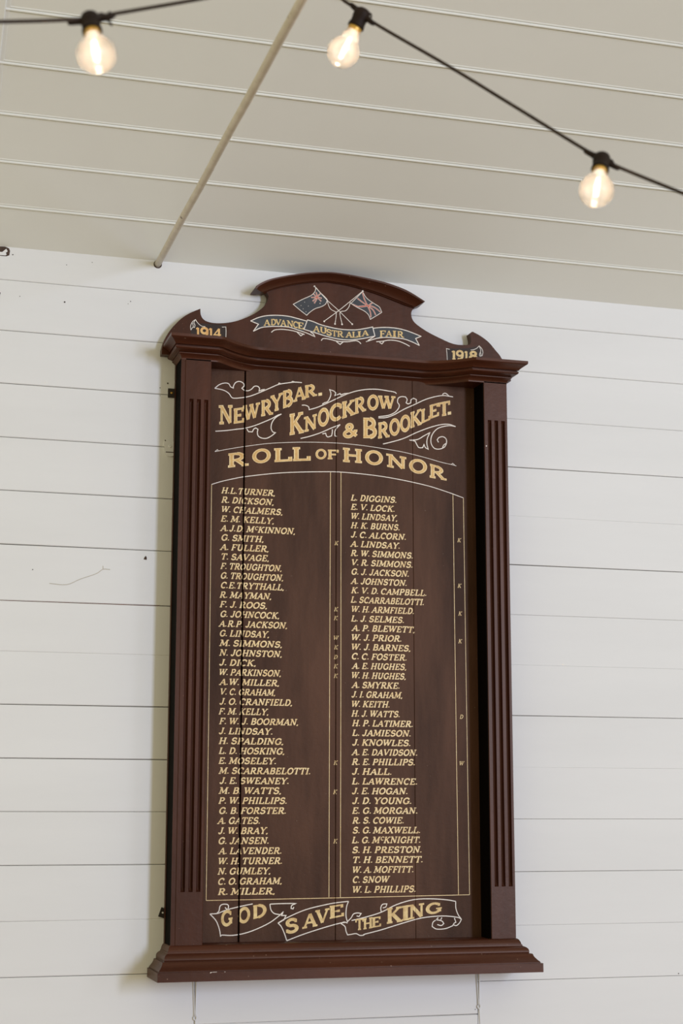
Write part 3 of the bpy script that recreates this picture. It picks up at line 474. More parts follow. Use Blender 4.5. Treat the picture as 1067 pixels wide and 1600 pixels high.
(1.64649,2.90237),(1.6502,2.89268),(1.64797,2.88129),(1.641,2.879),(1.63982,2.88563),(1.64382,2.89592),(1.63889,2.90974)],[(1.54921,2.89208),(1.53907,2.89374),(1.54069,2.87901),
(1.54149,2.85927)],[(1.64299,2.89211),(1.64489,2.88105)]],'d18_fill':[[(1.53908,2.89498),(1.56324,2.89568),(1.58877,2.89823),(1.61312,2.90218),(1.63889,2.90974),(1.64649,2.90237),
(1.6502,2.89268),(1.64797,2.88129),(1.64721,2.86505),(1.53994,2.85668)]],'ped_out':[(0.72199,2.82748),(0.72518,2.8421),(0.73349,2.86437),(0.74882,2.88909),(0.77299,2.91647),
(0.79745,2.93492),(0.82564,2.94957),(0.82679,2.93382),(0.83323,2.92163),(0.84582,2.91452),(0.8655,2.912),(0.89232,2.91428),(0.92456,2.92214),(0.95507,2.93574),(0.98207,2.95185),
(1.00369,2.97123),(1.01446,2.9888),(1.01706,3.00383),(1.01056,3.01435),(1.00239,3.01083)],'arc_in':[(1.002,3.00893),(1.00506,3.01045),(1.04346,3.02643),(1.08676,3.0398),
(1.13347,3.05039),(1.1805,3.05693),(1.19586,3.05677),(1.24327,3.05353),(1.29093,3.04519),(1.33881,3.03362),(1.3869,3.01945),(1.41909,3.00954),(1.44233,3.00456)],
'arc_out':[(0.97044,3.01041),(0.97553,3.01923),(1.00222,3.03658),(1.03584,3.04904),(1.07891,3.06086),(1.12224,3.07057),(1.1721,3.07684),(1.20305,3.07818),(1.25027,3.07536),
(1.29774,3.0703),(1.34545,3.06363),(1.39337,3.05152),(1.42542,3.03917),(1.46555,3.01732)],'ped_out2':[(1.44335,3.00555),(1.43616,2.99598),(1.43447,2.98466),(1.43761,2.97218),
(1.44563,2.96171),(1.46173,2.95033),(1.48433,2.93789),(1.50602,2.92853),(1.53551,2.91702),(1.55324,2.91102),(1.57103,2.90799),(1.5889,2.90819),(1.60427,2.91018),(1.61329,2.91415),
(1.61523,2.92479),(1.61357,2.93463),(1.61113,2.94442),(1.61891,2.95007),(1.62786,2.94706),(1.64574,2.93854),(1.6687,2.9229),(1.68899,2.90078),(1.70799,2.87728),(1.7445,2.80472)],
'bulbs':[((0.27,-2.005,2.7585),(0.0851,-0.4114,-0.9075)),((0.7854,-1.7003,2.9914),(-0.3883,0.2189,-0.8951)),((1.1417,-1.9124,2.6749),(-0.3158,-0.3576,-0.8789))],
'cable':[(-0.5875,-2.0986,2.6008),(-0.2074,-2.0597,2.6556),(0.1379,-2.0149,2.7319),(0.2369,-2.0052,2.7537),(0.2699,-2.0055,2.7608),(0.2974,-2.0047,2.7708),(0.4546,-1.89,2.8761),
(0.5773,-1.7648,2.978),(0.711,-1.62,3.0945),(0.7519,-1.6491,3.0516),(0.7642,-1.6692,3.0271),(0.7852,-1.7009,2.9947),(0.8081,-1.7131,2.9688),(0.9178,-1.7798,2.8742),
(1.0139,-1.834,2.7905),(1.118,-1.8989,2.6952),(1.1416,-1.9128,2.677),(1.1649,-1.9267,2.6589),(1.248,-1.9919,2.5973),(1.4334,-2.1267,2.468),(1.6885,-2.3774,2.2866)]}


# ------------------------------------------------------------------ the room
ZJ = 3.0865; SL = math.radians(25)
LEFT_Z = [2.994, 2.854, 2.7096, 2.564, 2.422, 2.279, 2.1315, 2.000, 1.864, 1.728, 1.594, 1.460, 1.322, 1.186]
RIGHT_Z = [2.994, 2.854, 2.7096, 2.568, 2.426, 2.285, 2.143, 2.001, 1.859, 1.716, 1.574, 1.432, 1.289, 1.144]
MID_Z = [2.994, 2.854, 2.7096, 2.568, 2.426, 2.285, 2.143, 2.001, 1.859, 1.716, 1.574, 1.432, 1.289, 1.2]
MID_Z = [z for z in MID_Z if z > 1.3] + [1.201, 1.0587]
def down(l): 
    l = list(l)
    while l[-1] > .15: l.append(l[-1]-.1415)
    return l
wb = MB()
def wall_boards(x0, x1, zs, gap, top=False, e=.0018):
    zs = [ZJ+.0015] + down(zs) + [0.0]
    for i in (range(3) if top else range(3, len(zs)-1)):
        t = zs[i] - (gap[i % len(gap)]/2 if i else 0); b = zs[i+1] + gap[(i+1) % len(gap)]/2
        y = random.uniform(0, .0006)
        # edge-rounded board, front faces at about y = 0
        prof = [(.018, b), (y+.0016, b), (y, b+e), (y, t-e), (y+.0016, t), (.018, t)]
        tilt = random.uniform(-.0012, .0012)
        wb.grid([[(x, p[0], p[1]+tilt*s) for p in prof] for x, s in ((x0, -1), (x1, 1))])
wall_boards(-1.2, 4.2, LEFT_Z, [.0008, .0007, .0009], True)
wall_boards(-1.2, .8465, LEFT_Z, [.0008, .0007, .0012, .0020, .0012, .0010, .0030, .0008, .0009, .0010, .0012, .0012, .0010, .0012])
wall_boards(.8475, 1.6205, MID_Z, [.0008])
wall_boards(1.6215, 4.2, RIGHT_Z, [.0004, .0004, .0003, .0010, .0003, .0002, .0009, .0002, .0003, .0003, .0003, .0003, .0003, .0004], e=.0008)
wall = wb.build('wall_back', 'wall', kind='structure')
g = MB(); g.box(-1.2, 4.2, .012, .03, 0, ZJ); g.build('board_backing', 'gap', wall, kind='structure')
g = MB(); g.box(-1.2, .735, .0022, .011, 2.1300, 2.1330); g.build('bare_joint', 'rust', wall, kind='structure', label='bare brown open joint between boards')
# nail holes, a scratch and a patch of missing paint
g = MB()
for x, z, r in [(.341, 2.9514, .0012), (.3183, 3.0658, .0018), (.4604, 2.946, .0022), (.6385, 2.9636, .0014), (.632, 2.956, .001), (.7454, 2.741, .0022), (.7246, 2.7269, .0014), (.4001, 2.2147, .0014), (.4623, 3.0508, .0012), (.5311, 3.0646, .0012), (.725, 2.705, .001), (2.35, 2.62, .0014), (2.22, 1.15, .0016), (.742, 2.5815, .0018), (1.6135, 1.072, .0012)]:
    g.add([(x+r*math.cos(a*.7854), -.0004, z+r*math.sin(a*.7854)) for a in range(8)], [tuple(range(8))])
g.build('nail_hole', 'hole', wall, kind='structure')
paint('scratch', stroke_lines([[(.4443, 2.1802), (.4892, 2.1785), (.5238, 2.1943), (.5653, 2.2104), (.5835, 2.2231), (.6021, 2.223)], [(.5835, 2.2231), (.583, 2.232)]], .0016), -.0004, 'scratch', wall)['kind'] = 'structure'
paint('paint_chip', [[(.27, 3.0850), (.2838, 3.0856), (.2972, 3.0862), (.3075, 3.0827), (.3106, 3.0758), (.3091, 3.0631), (.3016, 3.0597), (.27, 3.0596)]], -.0004, 'dirt_shadow', wall)['kind'] = 'structure'
paint('paint_flake', [[(.27, 3.0700), (.290, 3.0705), (.3005, 3.0805), (.3045, 3.0740), (.3000, 3.0690), (.3020, 3.0640), (.2990, 3.0615), (.27, 3.0612)]], -.0008, 'wall', wall)['kind'] = 'structure'
paint('paint_chip', [[(.275, 2.956), (.2905, 2.9575), (.2885, 2.949), (.286, 2.943), (.275, 2.942)]], -.0004, 'dirt_shadow', wall)['kind'] = 'structure'
paint('dirt_spot', [[(.6905, 2.2540), (.6985, 2.2530), (.6990, 2.2585), (.6965, 2.2640), (.6925, 2.2600)]], -.0004, 'dirt_shadow', wall)['kind'] = 'structure'

# ceiling: sloping beaded boards rising from the top of the wall
cs = math.cos(SL); sn = math.sin(SL)
def on_ceiling(s, h): return (-s*cs + h*sn*-1, ZJ + s*sn - h*cs)      # h = drop below the boards
prof = [(-.012, 0)]
s = .1505; first = True
while s < 3.4:
    prof += [(s-.0072, .0004), (s-.0070, -.0040), (s-.0058, -.0040), (s-.0050, .0002), (s-.0034, .0034), (s-.0008, .0042), (s+.0016, .0030), (s+.0024, .0006), (s+.0026, -.0020), (s+.0034, -.0020), (s+.0040, .0010), (s+.0062, .0012), (s+.0085, 0)]
    s += .1572
prof.append((s, 0))
cb = MB()
cb.grid([[(x,) + on_ceiling(a, h) for a, h in prof] for x in (-1.2, 4.2)])
cb.grid([[(x,) + on_ceiling(a, -.03) for a in (-.03, s)] for x in (-1.2, 4.2)])
ceiling = cb.build('ceiling', 'ceil', kind='structure')
# flat cover strip running up the slope on the left
t = MB(); cp = [(-.10, 0), (-.10, .008), (.226, .008), (.2285, .004), (.2290, .001), (.2375, .0012), (.2385, 0)]
t.grid([[(x,) + on_ceiling(a, h+.0002) for x, h in cp] for a in (.46, s)])
t.add([(x,) + on_ceiling(.46, h) for x, h in cp], [tuple(range(len(cp)))])
t.build('trim_1', 'ceil', kind='structure')
f = MB(); f.box(-1.2, 4.2, -9, .0, -.03, 0); f.build('floor', 'floor', kind='structure')

# ------------------------------------------------------------------ roll of honour board
XC = 1.2325
board = thing('honour_board', (XC, 0, 1.18), 'tall dark wooden roll of honour board with gold lettered names, hung on white boarded wall', 'memorial board')
PL = (.7765, .8475); PR = (1.628, 1.698)           # pilaster faces
PF = .092                                           # pilaster front, out from the wall
# carcass: backing and black side boards
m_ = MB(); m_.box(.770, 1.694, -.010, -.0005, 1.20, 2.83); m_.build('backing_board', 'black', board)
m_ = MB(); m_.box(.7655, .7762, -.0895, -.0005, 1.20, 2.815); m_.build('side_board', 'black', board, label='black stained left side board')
m_ = MB(); m_.box(.7655, .7762, -.0912, -.0896, 1.255, 2.805); m_.build('side_edging', 'wood', board)
m_ = MB(); m_.box(.7640, .7654, -.016, -.0005, 1.255, 2.805); m_.build('back_edging', 'wood', board)
m_ = MB(); m_.box(1.690, 1.6985, -.080, -.0005, 1.20, 2.815); m_.build('side_board', 'wood', board)
# panel of four planks with open joints
pm = MB(); edges = [.800] + [v for g_ in GAPS for v in g_] + [1.680]
for i in range(4):
    a, b = edges[2*i], edges[2*i+1]; e = .0008
    rows = []
    for z in (1.235, 2.815):
        rows.append([(a, -.0105, z), (a, -.0202, z), (a+e, -.021, z), (b-e, -.021, z), (b, -.0202, z), (b, -.0105, z)])
    pm.grid(rows)
m_ = MB(); m_.box(1.6258, 1.6279, -.0905, -.0212, 1.2600, 2.800); m_.build('recess_shade_lining', 'black', board)  # black lining added to deepen the shade inside the recess
panel = pm.build('name_panel', 'panel', board)
# pilasters with three stopped flutes each
def pilaster(x0, x1, fx, z0, z1, f0, f1):
    r = .0056; mb = MB()
    xs = [x0, x0+.0015]
    for c_ in fx: xs += [c_+r*math.sin(math.radians(a)) for a in (-90, -88, -66, -44, -22, 0, 22, 44, 66, 88, 90)]
    xs += [x1-.0015, x1]
    zs = [z0, f0-.0001]
    zs += [f0+.012*(1-math.cos(math.radians(a))) for a in (0, 12, 25, 40, 60, 90)] + [f1-.012*(1-math.cos(math.radians(a))) for a in (90, 60, 40, 25, 12, 0)] + [f1+.0001, z1]
    rows = []
    for z in zs:
        row = []
        for i, x in enumerate(xs):
            dep = 0
            for c_ in fx:
                u = abs(x-c_)/r
                if u < 1 and f0 < z < f1:
                    e = min(z-f0, f1-z)/.012; e = 1 if e >= 1 else math.sqrt(max(0, 1-(1-e)**2))
                    dep = min(.0095, r*1.7*math.sqrt(1-u*u))*e
            if i in (0, len(xs)-1): dep = .0012
            row.append((x, -(PF-dep), z))
        rows.append([(x0, -.0205, z)] + row + [(x1, -.0205, z)])
    mb.grid(rows)
    o = mb.build('pilaster', 'wood', board); sharp(o, 25); return o
pilaster(PL[0], PL[1], (.7945, .8145, .8345), 1.240, 2.812, 1.3935, 2.679)
pilaster(PR[0], PR[1], (1.6445, 1.6645, 1.6850), 1.240, 2.812, 1.3975, 2.678)

def swept(name, prof, stations, m, back):
    "moulding: prof = (t, z); stations = functions t -> (x, depth)"
    mb = MB(); rows = []
    for st in stations:
        xb, db = st(0)
        row = [(st(t)[0], -st(t)[1], z) for t, z in prof]
        rows.append(row)
    mb.grid(rows)
    n = len(prof)
    # close top and bottom back to the wall
    for z, t in ((prof[0][1], prof[0][0]), (prof[-1][1], prof[-1][0])):
        mb.grid([[(st(t)[0], -st(t)[1], z) for st in stations], [(st(t)[0], -back, z) for st in stations]])
    o = mb.build(name, m, board, weld=True); sharp(o, 28); return o
XL, XR = .7655, 1.6985
def smoothstep(a, b, x):
    u = max(0, min(1, (x-a)/(b-a))); return u*u*(3-2*u)
def corn_d(x):                       # cornice breaks forward over the pilasters and sweeps back between them
    return .018 + (PF-.018)*max(0, min(1, (abs(x-1.2255)-.235)/.1225))**1.7
OX, OD = .040, .063
st = [lambda t: (XL-OX*t, .0008), lambda t: (XL-OX*t, .05), lambda t: (XL-OX*t, PF+OD*t), lambda t: (.8600, PF+OD*t)]
xs = [.8600+(1.5810-.8600)*i/64 for i in range(1, 64)]
for x in xs: st.append(lambda t, x=x: (x, corn_d(x)+OD*t))
st += [lambda t: (1.5830, PF+OD*t), lambda t: (XR+OX*t, PF+OD*t), lambda t: (XR+OX*t, .05), lambda t: (XR+OX*t, .0008)]
cp = [(1.0, 2.8398), (1.0, 2.8325), (.96, 2.8305), (.88, 2.8290), (.76, 2.8262), (.66, 2.8230), (.60, 2.8200), (.58, 2.8188), (.49, 2.8188), (.46, 2.8180), (.46, 2.8165), (.52, 2.8155), (.56, 2.8135), (.56, 2.8110), (.52, 2.8088), (.46, 2.8075), (.36, 2.8062), (.28, 2.8050), (.25, 2.8040), (.16, 2.8040), (.16, 2.8028), (.235, 2.8020), (.235, 2.7998), (.19, 2.7990), (.12, 2.7970), (.05, 2.7940), (.02, 2.7915), (0, 2.7890), (0, 2.7860)]
swept('cornice', cp, st, 'wood_h', .0008)
bs = [lambda t: (XL-.042*t, .0008), lambda t: (XL-.042*t, PF+.063*t), lambda t: (XR+.0495*t, PF+.063*t), lambda t: (XR+.0495*t, .0008)]
bp_ = [(0, 1.2625), (.05, 1.2615), (.10, 1.2590), (.15, 1.2545), (.175, 1.2510), (.185, 1.2480), (.22, 1.2475), (.23, 1.2440), (.30, 1.2425), (.38, 1.2405), (.44, 1.2375), (.475, 1.2335), (.485, 1.2290), (.47, 1.2265), (.485, 1.2250), (.60, 1.2250), (.62, 1.2235), (.64, 1.2200), (.68, 1.2165), (.74, 1.2130), (.80, 1.2095), (.87, 1.2065), (.895, 1.2050), (.895, 1.2022), (1.0, 1.2022), (1.0, 1.1795)]
swept('base_plinth', bp_, bs, 'wood_h', .0008)
m_ = MB()
m_.add([(x, -d, z) for x in (PL[1]-.004, PR[0]+.004) for d, z in ((.0205, 1.2575), (.0900, 1.2475), (.1020, 1.2475), (.1045, 1.2462), (.1045, 1.2395), (.0205, 1.2395))],
       [(0, 1, 7, 6), (1, 2, 8, 7), (2, 3, 9, 8), (3, 4, 10, 9), (4, 5, 11, 10), (5, 0, 6, 11), (5, 4, 3, 2, 1, 0), (6, 7, 8, 9, 10, 11)])
m_.build('sill_moulding', 'wood_h', board, weld=True)
# paint scuffs on the plinth's edge
# pediment
arc_in = smooth_pts([Vector((x, z)) for x, z in T['arc_in']], 4); arc_out_raw = T['arc_out']
out1 = smooth_pts([Vector((x, z)) for x, z in T['ped_out']], 4)
out2 = smooth_pts([Vector((x, z)) for x, z in T['ped_out2']], 4)
top_line = [p + (p-Vector((1.2325, 2.5))).normalized()*.010 for p in arc_in]
outline = out1 + top_line + out2[1:]
outline = [p for p in outline if p.y > 2.812]
outline = [Vector((outline[0].x, 2.8125))] + outline + [Vector((outline[-1].x, 2.8125))]
pm = MB(); n = len(outline); a = -.033; b = -.006
pm.v = [(p.x, a, p.y) for p in outline] + [(p.x, b, p.y) for p in outline]
pm.f = [tuple(range(n))[::-1], tuple(range(n, 2*n))] + [(i, (i+1) % n, n+(i+1) % n, n+i) for i in range(n)]
pediment = pm.build('pediment', 'wood', board, weld=True)
bm = bmesh.new(); bm.from_mesh(pediment.data)
bmesh.ops.triangulate(bm, faces=[f_ for f_ in bm.faces if len(f_.verts) > 4]); bm.to_mesh(pediment.data); bm.free()
# moulding along the crown of the pediment
ai = [Vector(p) for p in T['arc_in']]; ao = [Vector(p) for p in arc_out_raw]
def resample(p, n):
    p = smooth_pts(p, 6); L = [0]
    for i in range(1, len(p)): L.append(L[-1]+(p[i]-p[i-1]).length)
    r = []; k = 0
    for i in range(n):
        t = L[-1]*i/(n-1)
        while k < len(p)-2 and L[k+1] < t: k += 1
        u = (t-L[k])/(L[k+1]-L[k]); r.append(p[k]*(1-u)+p[k+1]*u)
    return r
ri = resample(ai, 60); ro = resample(ao, 60)
prof = [(-.10, .030), (0, .033), (0, .0385), (.06, .0395), (.10, .0440), (.22, .0455), (.42, .0490), (.60, .0545), (.72, .0600), (.80, .0625), (.81, .0655), (.97, .0665), (1.0, .0650), (1.0, .006), (.7, .006)]
m_ = MB()
rows = [[(i_.x*(1-k)+o_.x*k, -d, i_.y*(1-k)+o_.y*k) for k, d in prof] for i_, o_ in zip(ri, ro)]
m_.grid(rows); k = len(m_.v)
m_.f.append(tuple(range(len(prof)))); m_.f.append(tuple(range(k-len(prof), k))[::-1])
crown = m_.build('crown_moulding', 'wood_h', board, weld=True); sharp(crown, 28)

# -- painted work on the panel
YP = -.0214
o = paint('title_word', quad_letters(T['NEWRYBAR'], 0.225, 0.145), YP, 'gold_pale', panel, GAPS, 'gold slab lettered word on the top left')
paint('gilding', quad_letters(T['NEWRYBAR'], 0.225, 0.145, (0.113, 0.061)), YP-.0002, 'gold_deep', panel, GAPS)
o = paint('title_word', quad_letters(T['KNOCKROW'], 0.225, 0.145), YP, 'gold_pale', panel, GAPS, 'gold slab lettered word in the top middle')
paint('gilding', quad_letters(T['KNOCKROW'], 0.225, 0.145, (0.113, 0.061)), YP-.0002, 'gold_deep', panel, GAPS)
o = paint('title_word', quad_letters(T['BROOKLET'], 0.225, 0.145), YP, 'gold_pale', panel, GAPS, 'gold slab lettered word on the top right, after an ampersand')
paint('gilding', quad_letters(T['BROOKLET'], 0.225, 0.145, (0.113, 0.061)), YP-.0002, 'gold_deep', panel, GAPS)
for a_, b_, lab in ((0, 4, 'first word of the arched gold heading'), (4, 6, 'small middle word of the arched gold heading'), (6, 11, 'last word of the arched gold heading')):
    paint('heading_word', quad_letters(T['ROLL OF HONOR'][a_:b_], .20, .165), YP, 'gold_pale', panel, GAPS, lab)
    paint('gilding', quad_letters(T['ROLL OF HONOR'][a_:b_], .20, .165, (.1, .069)), YP-.0002, 'gold_deep', panel, GAPS)
for k in 'abcdef':
    paint('scroll_flourish', stroke_lines(T['scrolls'][k], .0026), YP, 'white', panel, GAPS)
paint('arched_line', stroke_lines([T['arc_top']], .0015) + stroke_lines(T['arc_buds'], .0015), YP, 'white', panel, GAPS)
paint('arched_line', stroke_lines([T['arc_main']], .0022), YP, 'white', panel, GAPS)
for l in T['gold']:
    paint('border_line', stroke_lines([l], .0016), YP, 'gold_pale', panel, GAPS)
for text, x0, x1, z in T['names_left'] + T['names_right']:
    paint('name_line', line_letters(text, x0, x1, z), YP, 'gold_pale', panel, GAPS)
for ch, x, z in T['marks']:
    w_, g_ = glyph(ch, .18, .12); s_ = .0115
    paint('casualty_letter', [[(x+(v.x-w_/2)*s_+(v.y-.5)*s_*.25, z+(v.y-.5)*s_) for v in q] for q in g_], YP, 'gold', panel, GAPS)
for k, word in (('god', 'GOD'), ('save', 'SAVE'), ('king', 'THE KING')):
    rb = paint('ribbon_outline', stroke_lines(T['banners'][k], .0025), YP, 'white', panel, GAPS)
    paint('motto_word', quad_letters(T[word], .21, .13), YP-.0001, 'gold', panel, GAPS)
# -- painted work on the pediment
YQ = -.0333
for fill, word in zip(T['ban_fill'], ('ADVANCE', 'AUSTRALIA', 'FAIR')):
    paint('ribbon', [fill], YQ, 'navy', pediment, None, 'dark blue painted ribbon')
    paint('motto_word', quad_letters(T[word], .19, .12), YQ-.0003, 'gold', pediment)
paint('ribbon_outline', stroke_lines(T['ban_line'], .0025), YQ-.0002, 'white', pediment)
paint('painted_flag', [T['flag_a_fill']], YQ, 'navy', pediment, None, 'dark blue ensign with white stars')
paint('flag_cross', stroke_lines(T['flag_a_red'], .0034), YQ-.0002, 'white', pediment)
paint('flag_cross', stroke_lines(T['flag_a_red'], .0019), YQ-.0003, 'red', pediment)
for (x, z), r in T['flag_a_star']:
    paint('flag_star', [[(x+r*(1 if i % 2 == 0 else .5)*math.cos(i*.6283+.3), z+r*(1 if i % 2 == 0 else .5)*math.sin(i*.6283+.3)) for i in range(10)]], YQ-.0003, 'white', pediment)
paint('flag_outline', stroke_lines([T['flag_a_line']], .0018), YQ-.0004, 'white', pediment)
paint('painted_flag', [T['flag_b_fill']], YQ, 'navy', pediment, None, 'dark blue flag crossed with red')
paint('flag_cross', stroke_lines(T['flag_b_cross'], .0036), YQ-.0002, 'white', pediment)
paint('flag_cross', stroke_lines(T['flag_b_cross'], .0022), YQ-.0003, 'red', pediment)
paint('flag_outline', stroke_lines([T['flag_b_line']], .0018), YQ-.0004, 'white', pediment)
paint('flag_pole', stroke_lines(T['poles'], .0018) + [[(x+.0026*math.cos(a*.7854), z+.0026*math.sin(a*.7854)) for a in range(8)] for x, z in T['pole_ends']], YQ-.0005, 'white', pediment)
for fl, ln, dg in ((T['d14_fill'], T['d14_line'], '1914'), (T['d18_fill'], T['d18_line'], '1918')):
    paint('date_ribbon', fl, YQ, 'smoke', pediment)
    for l in ln: paint('date_outline', stroke_lines([l], .0016), YQ-.0002, 'white', pediment)
    paint('date_figures', quad_letters(T[dg], .22, .14), YQ-.0003, 'orange_gold' if dg == '1914' else 'gold', pediment)
# chips of pale undercoat on the plinth and cornice
def chip(pts, y, par): 
    paint('paint_scuff', [pts], y, 'white', par)
base = [o for o in board.children if o.name.startswith('base_plinth')][0]
chip([(.8545, 1.2000), (.8570, 1.2016), (.8640, 1.2019), (.8722, 1.2021), (.8722, 1.2012), (.8600, 1.2010), (.8562, 1.1990)], -.1553, base)
chip([(.8915, 1.2019), (.8940, 1.2020), (.8940, 1.2011), (.8915, 1.2010)], -.1553, base)

pil = [o for o in board.children if o.name.startswith('pilaster')][1]
chip([(1.6318, 2.6030), (1.6332, 2.6008), (1.6352, 2.6012), (1.6356, 2.6040), (1.6344, 2.6052), (1.6342, 2.6026), (1.6330, 2.6042)], -.0923, pil)
# wall brackets screwed beside the board
b1 = MB(); b1.box(.7462, .7720, -.0035, -.0008, 2.7008, 2.7262)
o = b1.build('mirror_plate', 'iron', board, label='small dark iron fixing plate')
s_ = MB(); s_.lathe([(0, .0001), (0, .0034), (.0012, .0030), (.0016, .0018), (.0010, .0016), (.0010, .0001)], (.7562, -.0035, 2.7142), (0, -1, 0), 14); s_.build('screw', 'brass', o, smooth=False, label='brass screw head')
b1 = MB(); 
b1.add([(x, y, z) for y in (-.0035, -.0008) for x, z in ((.7568, 1.3520), (.7740, 1.3455), (.7760, 1.3200), (.7490, 1.3290))], [(0, 3, 2, 1), (4, 5, 6, 7), (0, 1, 5, 4), (1, 2, 6, 5), (2, 3, 7, 6), (3, 0, 4, 7)])
o = b1.build('mirror_plate', 'iron', board, label='small tilted dark iron fixing plate')
s_ = MB(); s_.lathe([(0, .0001), (0, .0024), (.0006, .0022), (.0006, .0001)], (.7602, -.0035, 1.3382), (0, -1, 0), 12); s_.build('screw', 'wall', o, label='white painted screw')

# ------------------------------------------------------------------ small things on the wall
plate = thing('wall_plate', (.751, 0, 2.545), 'small white painted metal plate on the wall beside the left edge of the honour board', 'wall plate')
m_ = MB(); m_.box(.7392, .7650, -.0036, -.0008, 2.5500, 2.5790); m_.build('plate', 'wall', plate)
m_ = MB(); m_.box(.7430, .7655, -.0053, -.0050, 2.5475, 2.5500); m_.build('slot_shadow', 'dirt_shadow', plate)  # dark strip painted in as the shadow below the plate
m_ = MB(); m_.lathe([(0, .0040), (.0016, .0036), (.0020, .0024), (.0012, .0020), (.0012, .0001)], (.7551, -.0036, 2.5655), (0, -1, 0), 14); m_.build('screw', 'wall', plate)
m_ = MB(); m_.add([(x, y, z) for y in (-.0052, -.0008) for x, z in ((.7412, 2.5500), (.7650, 2.5508), (.7650, 2.5400), (.7570, 2.5368), (.7490, 2.5385), (.7430, 2.5440))],
                  [(5, 4, 3, 2, 1, 0)] + [(i, (i+1) % 6, 6+(i+1) % 6, 6+i) for i in range(6)]); m_.build('cup', 'wall', plate)
def wire(xa, xb, xt, zt, zb, label):
    w_ = thing('hanging_wire', (xt, 0, zb), label, 'wire', None)
    m_ = MB(); m_.tube([(xa, -.0022, zt), (xa+.0005, -.0022, (zt+zb)/2), (xt-.0020, -.0022, zb+.012), (xt-.0022, -.0022, zb)], .0014, 8); m_.build('wire_strand', 'wall', w_, smooth=True)
    m_ = MB(); m_.tube([(xb, -.0026, zt), (xb-.0002, -.0026, (zt+zb)/2), (xt+.0014, -.0026, zb+.010), (xt+.0010, -.0024, zb)], .0018, 8); m_.build('wire_strand', 'wall', w_, smooth=True)
    m_ = MB()
    m_.tube([(xt+.0040*math.cos(math.radians(a)), -.0030, zb-.003+.0055*math.sin(math.radians(a))) for a in range(150, 420, 22)], .0015, 8)
    m_.tube([(xt+.001, -.0026, zb-.008), (xt+.0015, -.0024, zb-.016), (xt+.0028, -.0018, zb-.05)], [.0016, .0012, .0006], 8)
    m_.build('hook', 'wall', w_, smooth=True)
wire(.8420, .8525, .8490, 1.30, 1.0780, 'white painted wire hanging below the left end of the board')
wire(1.6158, 1.6262, 1.6232, 1.30, 1.0830, 'white painted wire hanging below the right end of the board')

# ------------------------------------------------------------------ tie rod
RX, RZ, RR = .711, 3.0775, .0093
rod = thing('tie_rod', (RX, 0, RZ), 'long white painted steel tie rod running out from the top of the wall', 'tie rod')
m_ = MB(); ys = [.02 - i*.14 for i in range(50)]
m_.tube([(RX+.0006*math.sin(i*1.7), y, RZ+.0006*math.sin(i*1.1)) for i, y in enumerate(ys)], RR, 18); m_.build('rod', 'steel', rod, smooth=True)
m_ = MB(); 
m_.lathe([(.0005, .0085), (.0008, .0106), (.0004, .0115), (-.001, .0117)], (RX, 0, RZ-.0012), (0, -1, 0), 24); m_.build('hole_rim', 'dirt_shadow', rod, smooth=True, label='dark ragged rim of the hole')

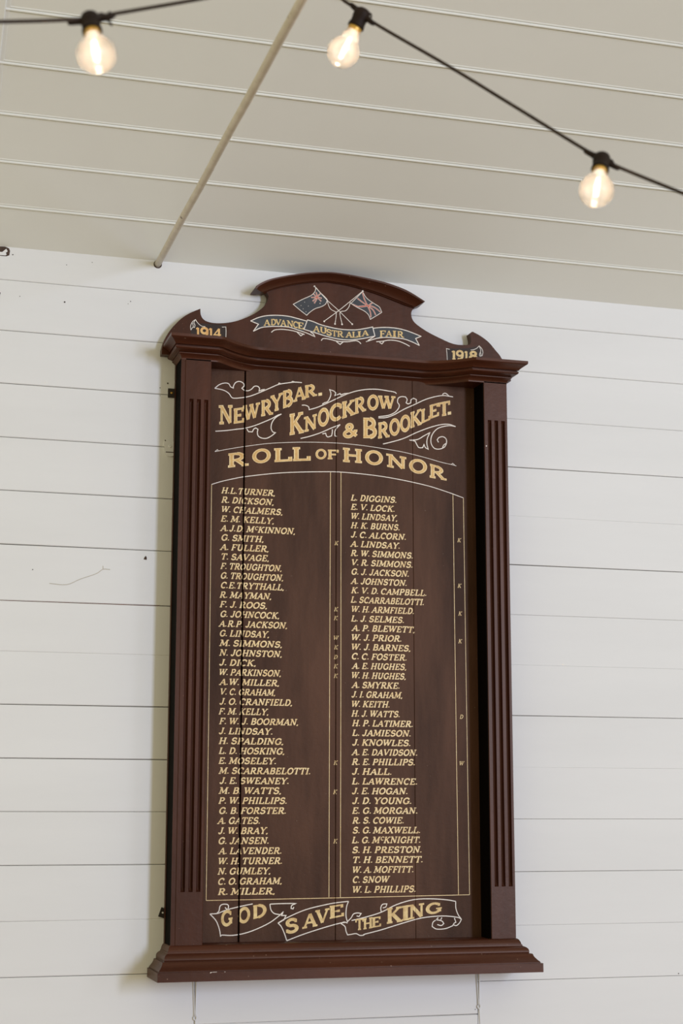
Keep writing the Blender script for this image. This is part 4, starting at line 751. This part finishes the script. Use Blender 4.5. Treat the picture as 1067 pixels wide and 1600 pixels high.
# ------------------------------------------------------------------ festoon lights
cable = thing('festoon_cable', T['cable'][8], 'dark festoon light cable draped over the tie rod under the ceiling', 'light cable')
pts = smooth_pts([Vector(p) for p in T['cable']], 10)
m_ = MB(); m_.tube(pts, .0031, 10); m_.build('cable', 'cable', cable, smooth=True)
names = ['lit round filament bulb at the far left, under the level end of the cable', 'lit round filament bulb in the middle, just right of the tie rod', 'lit round filament bulb at the right, lowest on the sloping cable']
dirs = []
for (h, ax), lab in zip(T['bulbs'], names):
    h = Vector(h); ax = Vector(ax).normalized()
    i = min(range(len(pts)), key=lambda k: (pts[k]-h).length)
    tg = (pts[min(i+3, len(pts)-1)]-pts[max(i-3, 0)]).normalized()
    # moulded rubber holder, one with the cable
    m_ = MB()
    m_.lathe([(-.0105, .0001), (-.0103, .005), (-.0090, .0100), (-.0060, .0135), (0, .0152), (.0070, .0150), (.0120, .0138), (.0170, .0136), (.0215, .0148), (.0250, .0152), (.0270, .0150), (.0272, .0132), (.020, .0128), (.012, .0001)], h, ax, 28)
    m_.tube([h-tg*.034, h-tg*.030, h-tg*.020, h-tg*.010, h, h+tg*.010, h+tg*.020, h+tg*.030, h+tg*.034], [.0034, .0044, .0050, .0062, .007, .0062, .0050, .0044, .0034], 12)
    side = ax.cross(tg).normalized()
    # little eyelets on top of the holder for a catenary wire
    e_ = h + tg*.017 - ax*.006
    m_.tube([e_ + tg*.005*math.cos(a*.5236) - ax*.005*math.sin(a*.5236) for a in range(0, 10)], .0016, 8)
    o = m_.build('lamp_holder', 'rubber', cable, smooth=True)
    if lab is names[0]:
        k_ = MB(); c_ = h + tg*.028
        k_.tube([c_ - ax*.012 + tg*.002, c_ - ax*.006 + tg*.004, c_ + tg*.002, c_ + ax*.006 - tg*.002, c_ + ax*.012, c_ + ax*.017 + tg*.002], [.0018, .0024, .0028, .0024, .0018, .0022], 8)
        k_.tube([c_ - ax*.005 - tg*.010, c_ - ax*.001 - tg*.004, c_ + tg*.003, c_ + tg*.010 - ax*.002], .0026, 8)
        k_.build('cable_tie', 'rubber', o, smooth=True)
    # bulb
    bl = thing('light_bulb', h + ax*.026, lab, 'light bulb', 'festoon bulbs')
    m_ = MB()
    gp = [(.0335, .0118), (.0360, .0122), (.0410, .0138), (.0470, .0168)]
    c0, R_ = .0765, .0290
    for a in range(-56, 91, 8): gp.append((c0+R_*math.sin(math.radians(a)), max(R_*math.cos(math.radians(a)), .0002)))
    m_.lathe(gp, h, ax, 32); m_.build('glass', 'glass', bl, smooth=True, label='hazy clear glass globe')
    m_ = MB(); m_.lathe([(.0215, .0105), (.0260, .0122), (.0290, .0126), (.0300, .0118), (.0312, .0126), (.0325, .0118), (.0340, .0124), (.0345, .0108)], h, ax, 24); m_.build('screw_cap', 'brass', bl, smooth=True, label='brass screw cap')
    m_ = MB(); m_.lathe([(.0330, .0085), (.0380, .0050), (.0460, .0034), (.0480, .0020), (.0482, .0001)], h, ax, 14); m_.build('stem', 'white', bl, smooth=True)
    u = ax.cross(Vector((0, 0, 1))).normalized() if abs(ax.z) < .99 else Vector((1, 0, 0)); w = ax.cross(u)
    for k in range(4):
        a = k*math.pi/2+.5; q = u*math.cos(a)+w*math.sin(a)
        m_ = MB(); m_.tube([h+ax*.0500+q*.0018, h+ax*.0690+q*.0034, h+ax*.0880+q*.0018], .0012, 8); m_.build('filament', 'filament', bl, label='glowing filament stick')
